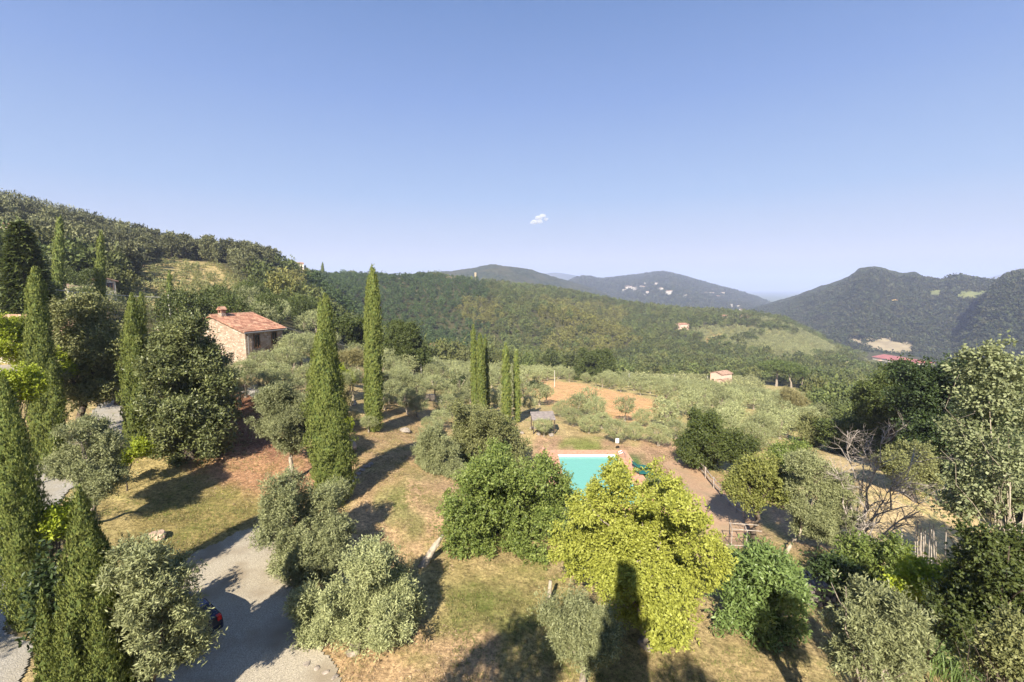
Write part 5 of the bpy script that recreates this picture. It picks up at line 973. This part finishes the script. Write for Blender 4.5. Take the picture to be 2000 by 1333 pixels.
for px, py, D, rp in mid:
    g = ground(px, D); c = at(px, py, D); d = proj(c)[2]; r = rp * d / F; hc = max(c[2] - g[2], r * .75 + .5)
    olive(g, r * 1.12, min(hc, r + 1.6), D, "silvery olive tree on the slope around the stone house and the pool", GROVE_G)
# ------------------------------------------------------------------ grove, hillside pines, woods
HM = np.maximum.accumulate((ZG - CAMZ) / _D, axis=0)
def visible(x, y, h):
    D = np.hypot(x, y); a = np.degrees(np.arctan2(x, y)); z = zt(x, y)
    i = np.clip(np.searchsorted(LD, np.log(np.clip(D * .985, 4.1, 14000))) - 1, 0, len(LD) - 1); j = np.clip(np.searchsorted(AZ, a), 0, len(AZ) - 1)
    return (z + h - CAMZ) / D > HM[i, j] - .002
def jgrid(d0, d1, s, rng, jit=.38, rot=.4, azl=52):
    n = int(d1 / s) + 1; gx, gy = np.meshgrid(np.arange(-n, n + 1) * s, np.arange(-n, n + 1) * s); gx = gx.ravel() + rng.uniform(-jit, jit, gx.size) * s; gy = gy.ravel() + rng.uniform(-jit, jit, gy.size) * s
    x = gx * math.cos(rot) - gy * math.sin(rot); y = gx * math.sin(rot) + gy * math.cos(rot); D = np.hypot(x, y); a = np.degrees(np.arctan2(x, y)); k = (D > d0) & (D < d1) & (np.abs(a) < azl)
    return x[k], y[k]
DWX = [-150, 0, 100, 250, 400, 520, 560, 700, 760, 860, 1000, 1100, 1250, 1400, 1500, 1570, 1600, 1650, 1700, 1800, 2000, 2200]
DWY = [130, 140, 125, 125, 150, 150, 140, 125, 130, 155, 170, 185, 215, 262, 270, 240, 130, 104, 88, 76, 66, 62]
def info(x, y):
    z = zt(x, y); px, py, _ = proj(np.stack([x, y, z], -1)); return z, px, py, np.hypot(x, y)
P_FIELD = ZONES[16][0]; assert ZONES[16][1] == ORANGE; P_TERR = [(240, 585), (250, 550), (300, 515), (372, 507), (430, 520), (500, 570), (525, 600), (490, 660), (240, 650)]
P_OSL = [(1335, 662), (1345, 640), (1420, 632), (1480, 625), (1560, 640), (1700, 690), (1640, 706), (1540, 700), (1450, 695)]
rw = np.random.default_rng(9)
# grove individuals and the rest as one
x, y = jgrid(60, 275, 5.7, rw, .36, .5); z, px, py, D = info(x, y); dw = np.interp(px, DWX, DWY)
k = visible(x, y, 3.5) & (px > 715) & (px < 1640) & (D < dw + 4) & ~inpoly(px, py, P_FIELD) & (np.abs(np.hypot(x - 6.7, y - 42)) > 16)
k &= ~((px > 1010) & (px < 1075) & (D < 75)) & ~(inpoly(px, py, [(1290, 870), (1420, 890), (1480, 1000), (1300, 960)]))
k &= ~((px > 1485) & (px < 1590) & (D > 165)) & ~((px > 1372) & (px < 1432) & (D > 178)) & ~((px > 1540) & (py > 850)) & ~((px > 1660) & (D < 95))
x, y, z, D, px = x[k], y[k], z[k], D[k], px[k]
o_ = np.array(occ); far_ok = np.array([np.min(np.hypot(o_[:, 0] - a, o_[:, 1] - b) - o_[:, 2]) > 1.6 for a, b in zip(x, y)]); x, y, z, D = x[far_ok], y[far_ok], z[far_ok], D[far_ok]
order = np.argsort(D); NI = 245; print("grove", len(x))
for i_ in order[:NI]:
    r = rw.uniform(1.5, 2.4); olive(np.array([x[i_], y[i_], z[i_]]), r, r * .8 + rw.uniform(.5, .9), D[i_], "small round olive tree in the grove that falls away beyond the pool", "olive trees of the grove beyond the pool")
def wood(name, label, cat, pts, sc3, protos, mat, rng, kind="stuff"):
    Vs, qs, r1, r2, n0 = [], [], [], [], 0; which = rng.integers(0, len(protos), len(pts)); rot = rng.random(len(pts)) * 6.28; tr = rng.random(len(pts))
    for k, (V, q, r) in enumerate(protos):
        s = np.nonzero(which == k)[0]
        if not len(s): continue
        c, sn = np.cos(rot[s])[:, None], np.sin(rot[s])[:, None]; v = V[None] * sc3[s][:, None, :]
        W = np.stack([v[..., 0] * c - v[..., 1] * sn, v[..., 0] * sn + v[..., 1] * c, v[..., 2]], -1) + pts[s][:, None]
        Vs.append(W.reshape(-1, 3)); qs.append((q[None] + (np.arange(len(s)) * len(V))[:, None, None]).reshape(-1, 4) + n0); n0 += W.shape[0] * W.shape[1]
        r1.append(np.tile(r, len(s))); r2.append(np.repeat(tr[s], len(q)))
    o = obj(name, mesh(name, np.concatenate(Vs), np.concatenate(qs), None, mat, rnd=np.concatenate(r1), trnd=np.concatenate(r2))); return tag(o, label, cat, kind=kind)
# belt of trees between the house and the hillside
xb, yb = jgrid(80, 135, 6.6, rw, .42, .8); zb_, pxb, pyb, Db = info(xb, yb)
kb = (pxb > -40) & (pxb < 625) & (Db < np.interp(pxb, DWX, DWY) + 6) & ~((pxb < 260) & (Db < 88)) & ~((pxb > 235) & (pxb < 470) & (Db > 94)) & (np.hypot(xb - house.location[0] - 6, yb - house.location[1] - 3) > 11)
for i_ in np.nonzero(kb)[0]:
    r = rw.uniform(2.0, 3.4); g = np.array([xb[i_], yb[i_], zb_[i_]])
    if rw.random() < .45: ptree("olive_tree", "silvery olive tree in the mixed belt behind the stone house", "tree", OL_M[i_ % 4], OL_T[i_ % 3], g, r * .85, r * .8 + .8, rw.random() * 6, "olive trees in the belt behind the house")
    else: ptree("oak_tree", "leafy dark oak in the mixed belt behind the stone house", "tree", OAK_N[i_ % 3], DK_T[i_ % 2], g, r, r * .9 + .6, rw.random() * 6, "oaks in the belt behind the house", rw.uniform(.9, 1.25))
rest = order[NI:]
x2, y2 = jgrid(380, 760, 6, rw, .4, .2); z2, px2, py2, D2 = info(x2, y2); k = visible(x2, y2, 4) & inpoly(px2 + fbm(x2, y2, 45, 15) * 60, py2 + fbm(x2, y2, 45, 16) * 28, P_OSL)
pts = np.concatenate([np.stack([x[rest], y[rest], z[rest] + 1.9], -1), np.stack([x2[k], y2[k], z2[k] + 1.9], -1)])
wood("olive_grove", "far part of the olive grove, dense small silvery olive trees down to the valley woods", "olive grove", pts, np.tile(rw.uniform(1.7, 2.7, (len(pts), 1)), (1, 3)), OL_F, M['olive_far'], rw)
x2, y2 = jgrid(95, 250, 4.6, rw, .42, .3); z2, px2, py2, D2 = info(x2, y2); k = visible(x2, y2, 2) & inpoly(px2, py2, P_TERR) & (rw.random(len(x2)) < .8)
pts = np.stack([x2[k], y2[k], z2[k] + .8], -1); print("terr", len(pts))
wood("terrace_olives", "scattered low olive bushes over the dry terraced hillside", "olive bushes", pts, np.tile(rw.uniform(.9, 1.9, (len(pts), 1)), (1, 3)), OL_F, M['oak'], rw)
# pines of the hillside: individuals
def proto_pine(seed, n=95, lpt=7):
    rg_ = np.random.default_rng(seed); C = np.concatenate([[[0, 0, 0], [0, 0, .6], [0, 0, -.5]], unit(rg_.normal(size=(9, 3))) * [.6, .6, .95] * rg_.uniform(.7, 1, (9, 1))]); Rr = np.concatenate([[.6, .5, .55], rg_.uniform(.3, .48, 9)])
    return crown_data(C, np.stack([Rr, Rr, Rr * .8], -1), n, lpt, .24, .11, .16, rg_, up=.5, carve=.7)
PN = [pmesh("crown", proto_pine(400 + s, 240), M['pine']) for s in range(4)]; PF = [proto_pine(420 + s, 46, 4) for s in range(3)]
x, y = jgrid(120, 480, 6.6, rw, .40, .15); z, px, py, D = info(x, y); dw = np.interp(px, DWX, DWY)
k = visible(x, y, 9) & (px > -60) & (px < 545) & (D > dw + 22) & ~(inpoly(px, py, P_TERR) & (D < 250)) & ~((py > 545) & (px < 330)) & ~((px > 400) & (D < 185)); x, y, z, D, px, py = x[k], y[k], z[k], D[k], px[k], py[k]
order = np.argsort(D); print("pines", len(x)); NP = 250
for i_ in order[:NP]:
    r = rw.uniform(2.3, 3.9); ptree("pine_tree", "bushy dark pine in the wood covering the hillside", "tree", PN[i_ % 4], DK_T[i_ % 2], np.array([x[i_], y[i_], z[i_]]), r, r * 1.05 + 1.6, rw.random() * 6.28, "pines of the hillside wood", rw.uniform(.95, 1.35))
s = order[NP:]; pts = np.stack([x[s], y[s], z[s] + 5.2], -1); a_ = rw.uniform(2.8, 4.4, (len(s), 1)); sc3 = np.concatenate([a_, a_, a_ * 1.4], 1)
wood("pine_wood", "upper part of the pine wood up to the crest of the hillside", "wood", pts, sc3, PF, M['pine'], rw)
# broadleaf woods
WD = [proto_round(500 + s, 5, 60, 5, .24, .17, .16, (1, 1, 1), spread=.5) for s in range(4)]
x, y = jgrid(62, 860, 6.1, rw, .42, .25, 56); z, px, py, D = info(x, y); dw = np.interp(px, DWX, DWY)
k = visible(x, y, 8) & (D > dw) & ~(inpoly(px, py, P_TERR) & (D < 250)) & ~(inpoly(px + fbm(x, y, 45, 15) * 60, py + fbm(x, y, 45, 16) * 28, P_OSL) & (fbm(x, y, 30, 19) < .22)) & ~((px < 545) & (D > dw + 22) & ~((py > 545) & (px < 330)) & ~((px > 400) & (D < 185))) & ~((px > 1690) & (px < 1835) & (D > 560)) & ~((px > 755) & (px < 945) & (py > 530) & (py < 572) & (D > 555) & (D < 640) & ((px < 815) | (px > 862))) & ~inpoly(px, py, [(1640, 704), (1735, 709), (1735, 722), (1640, 720)])
k &= ~((px > 1530) & (px < 1560) & (D < 275) & (D > 225)) & ~((px > 1500) & (px < 1580) & (py > 740) & (D < 260))
k &= rw.random(len(x)) < np.clip(1.15 - D / 2200, 0, 1)
x, y, z, px, py, D = [v[k] for v in (x, y, z, px, py, D)]; print("wood", len(x))
zone = np.zeros(len(x), int); wx = px + fbm(x, y, 60, 5) * 50; wy = py + fbm(x, y, 60, 6) * 25
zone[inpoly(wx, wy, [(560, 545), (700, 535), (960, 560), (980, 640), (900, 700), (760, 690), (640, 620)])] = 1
zone[inpoly(wx, wy, [(1060, 600), (1140, 590), (1200, 610), (1240, 680), (1180, 715), (1050, 690)]) | inpoly(wx, wy, [(920, 590), (980, 585), (990, 640), (930, 650)]) | inpoly(wx, wy, [(540, 540), (600, 545), (620, 600), (560, 620)])] = 2; zone[(zone == 2) & (rw.random(len(x)) < .15)] = 0
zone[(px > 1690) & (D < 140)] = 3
r_ = rw.uniform(1.7, 4.3, (len(x), 1)); r_[zone == 1] *= .85; hh = rw.uniform(.85, 1.45, (len(x), 1)); sc3 = np.concatenate([r_, r_, r_ * hh], 1)
big_ = rw.random(len(x)) < .06; r_[big_] *= 1.4; hh = np.minimum(hh, 5.2 / r_)
pts = np.stack([x, y, z + (r_ * hh)[:, 0] * .75 + 1.2], -1); sc3 = np.concatenate([r_, r_, r_ * hh], 1)
NEAR = D < 200
WN = [proto_round(520 + s, 9, 190, 6, .20, .13, .2, (1, 1, 1)) for s in range(4)]
for nm, lab, zz, mt in [("ridge_woodland", "mixed green woodland covering the ridge and the valley side", 0, 'wood_a'), ("chestnut_woodland", "dense dark green woodland on the face of the ridge", 1, 'wood_b'), ("ochre_woodland", "olive-ochre woodland on the rounded knoll of the ridge", 2, 'wood_c'), ("dark_woodland", "very dark woodland behind the poplar", 3, 'darkoak')]:  # chestnut and dark oak: the deeper green is the leaf colour itself
    for near in (True, False):
        s = np.nonzero((zone == zz) & (NEAR == near))[0]
        if len(s) < 3: continue
        wood(nm if not near else nm.replace("woodland", "wood_edge"), lab if not near else lab.replace("woodland", "wood edge"), "woodland", pts[s], sc3[s], WN if near else WD, M[mt], rw)
# woods on the far hills
FW = []
for s in range(3):
    rg_ = np.random.default_rng(600 + s); FW.append(crown_data([[0, 0, 0], [.4, .1, .2], [-.3, .3, .1]], [[.8] * 3, [.5] * 3, [.5] * 3], 16, 3, .48, .36, .3, rg_, up=.4, shell=(.75, 1)))
M['wood_far'] = leafmat('far_woodland_leaves', (.018, .028, .012), (.055, .07, .026), .1, .7, .4, (.06, .058, .026))
EXCL = [FIELD_PX, [(1862, 580), (1885, 574), (1940, 566), (1932, 578), (1905, 588), (1870, 588)], [(1808, 580), (1822, 570), (1840, 572), (1834, 586), (1814, 586)]]
def hillwood(label, gd, n, d_max, seed, r0, r1):
    rg_ = np.random.default_rng(seed); az, D, Z = gd; i_ = rg_.integers(0, 149, n * 3); j_ = rg_.integers(0, len(az) - 1, n * 3); d = D[i_, j_]; keep = rg_.random(n * 3) < d / d.max(); i_, j_, d = i_[keep][:n], j_[keep][:n], d[keep][:n]
    a = az[j_] + rg_.uniform(0, 1, len(j_)) * (az[1] - az[0]); r = rg_.uniform(r0, r1, (len(i_), 1)); P = np.stack([d * np.sin(a), d * np.cos(a), Z[i_, j_] + r[:, 0] * .5], -1)
    qx, qy, _ = proj(P); ok = np.ones(len(P), bool)
    for e_ in EXCL: ok &= ~inpoly(qx, qy, e_)
    P, r = P[ok], r[ok]
    wood("hill_woodland", label, "woodland", P, np.concatenate([r, r, r * 1.1], 1), FW, M['wood_far'], rg_)
hillwood("hazy blue-green woods over the big hill across the valley", hrg, 9000, 1900, 1, 5, 9)
hillwood("dark woods over the shoulder hill behind the poplar", hsg, 5500, 1300, 2, 4.5, 7.5)
hillwood("hazy woods on the far hill with the white village", hvg, 8000, 3300, 3, 6, 10)
# ------------------------------------------------------------------ dry grass and fallen leaves
def litter(name, label, cat, n, polys, size, flat, mat, seed, dmax=48):
    rg_ = np.random.default_rng(seed); D = np.sqrt(rg_.uniform(13 ** 2, dmax ** 2, n)); a = np.radians(rg_.uniform(-46, 46, n)); x, y = D * np.sin(a), D * np.cos(a); z = zt(x, y); px, py, _ = proj(np.stack([x, y, z], -1))
    k = np.zeros(n, bool)
    for p in polys: k |= inpoly(px + fbm(x, y, 3, 77) * 50, py + fbm(x, y, 3, 78) * 30, p)
    k &= (fbm(x, y, 2.2, seed + 4) + fbm(x, y, .7, seed + 6) * .6 > -.05); k &= ~inpoly(px, py, [(320, 1115), (400, 1070), (470, 1035), (565, 1008), (610, 1090), (570, 1200), (660, 1300), (690, 1420), (330, 1420), (250, 1330), (250, 1200)])
    k &= ~((np.abs(x - 7.9) < 5.2) & (np.abs(y - 42) < 7.6)); P = np.stack([x, y, z], -1)[k]; m = len(P)
    if flat: A = np.stack([rg_.normal(size=m), rg_.normal(size=m), rg_.normal(size=m) * .25], -1); Nn = np.array([0, 0, 1.]) + rg_.normal(size=(m, 3)) * .3; P[:, 2] += .03
    else: P = np.repeat(P, 4, 0) + rg_.normal(size=(m * 4, 3)) * [.06, .06, 0]; m *= 4; A = rg_.normal(size=(m, 3)) * [.5, .5, 0] + [0, 0, 1.]; Nn = rg_.normal(size=(m, 3)) * [1, 1, .1]
    V, q, r = leaves(P, A, Nn, size, size * (.5 if flat else .16), rg_); tag(obj(name, mesh(name, V, q, None, M[mat], rnd=r)), label, cat, kind="stuff")
ALLG = [[(130, 1400), (150, 930), (300, 870), (480, 800), (700, 780), (900, 800), (900, 1000), (1150, 1100), (1500, 1060), (1600, 1333), (1000, 1400)]]
M['grass_dry'] = leafmat('dry_grass_blades', (.20, .175, .06), (.42, .36, .17), .2, .8, .05); M['litter'] = leafmat('fallen_leaves', (.17, .095, .05), (.55, .42, .27), .1, .8, .05)
litter("dry_grass", "short dry grass tufts over the slope", "grass", 52000, ALLG, .13, False, 'grass_dry', 5)
litter("leaf_litter", "fallen dry leaves on the brown slope under the trees", "leaf litter", 70000, [[(330, 900), (480, 790), (640, 870), (650, 980), (470, 1000)], [(640, 900), (760, 780), (900, 800), (880, 1100), (690, 1110)], [(620, 1240), (880, 1220), (1000, 1400), (600, 1400)]], .10, True, 'litter', 6)
M['weed'] = leafmat('green_weeds', (.10, .14, .03), (.24, .28, .07), .25, .7, .05)
litter("green_weeds", "small green weeds and new grass in the dry slope", "weeds", 60000, [[(860, 1120), (1130, 1120), (1300, 1280), (1500, 1250), (1650, 1333), (1400, 1420), (900, 1330)], [(150, 1010), (260, 960), (460, 960), (480, 1020), (300, 1110), (200, 1100)], [(740, 960), (820, 930), (880, 1030), (860, 1120), (760, 1080)], [(1400, 1050), (1490, 1040), (1500, 1100), (1400, 1110)]], .11, False, 'weed', 25)
# ------------------------------------------------------------------ small clouds
def cloud(label, blobs, D, seed):
    rng = np.random.default_rng(seed); mb = MB(); c0 = at(blobs[0][0], blobs[0][1], D)
    for px, py, rp in blobs:
        c = at(px, py, D); r = rp * proj(c)[2] / F; n, m = 9, 14; th = np.linspace(0, math.pi, n)[:, None]; ph = np.arange(m)[None] / m * 2 * math.pi
        d = np.stack([np.sin(th) * np.cos(ph), np.sin(th) * np.sin(ph), np.cos(th) + 0 * ph], -1).reshape(-1, 3); V = d * (r * np.array([1.25, 1, .75])) * (1 + .15 * rng.normal(size=(len(d), 1))) + c - c0 + rng.normal(size=3) * r * [.1, .6, .1]
        a = np.arange(n - 1)[:, None] * m; j = np.arange(m)[None]; mb.add(V, np.stack([a + j, a + m + j, a + m + (j + 1) % m, a + (j + 1) % m], -1).reshape(-1, 4))
    o = mb.build("cloud", M['cloud'], None, c0, smooth=True); tag(o, label, "cloud")
m = bpy.data.materials.new("cloud_vapour"); m.use_nodes = True; nn_ = m.node_tree; nn_.nodes.remove(nn_.nodes["Principled BSDF"]); pv = nn_.nodes.new("ShaderNodeVolumePrincipled"); pv.inputs["Density"].default_value = .02; pv.inputs["Color"].default_value = (1, 1, 1, 1)
nn_.links.new(pv.outputs[0], nn_.nodes["Material Output"].inputs["Volume"]); M['cloud'] = m
CLD = 9000
cloud("small white puff of cloud alone in the middle of the sky", [(1046, 433, 6), (1040, 436, 4), (1053, 426, 6), (1060, 422, 5), (1066, 428, 4), (1054, 433, 5)], CLD, 1)
cloud("tiny faint cloud touching the hillside crest", [(398, 462, 4), (404, 465, 4)], 14000, 2)
cloud("tiny faint cloud low in the sky beside the crest one", [(428, 474, 3.5), (434, 471, 4)], 14000, 3)
# ------------------------------------------------------------------ haze
hm = bpy.data.materials.new("haze_air"); hm.use_nodes = True; hn = hm.node_tree; hn.nodes.remove(hn.nodes["Principled BSDF"])
hp = hn.nodes.new("ShaderNodeVolumePrincipled"); hp.inputs["Color"].default_value = (.60, .69, 1.0, 1); hp.inputs["Density"].default_value = HAZE_DENS; hp.inputs["Anisotropy"].default_value = 0.0
hn.links.new(hp.outputs[0], hn.nodes["Material Output"].inputs["Volume"])
b = MB(); zb, zt_ = -160.0, 360.0; b.box((0, 0, (zb + zt_) / 2), (31000, 31000, zt_ - zb)); tag(b.build("haze", hm), "pale summer haze filling the valley air", "haze", kind="stuff")
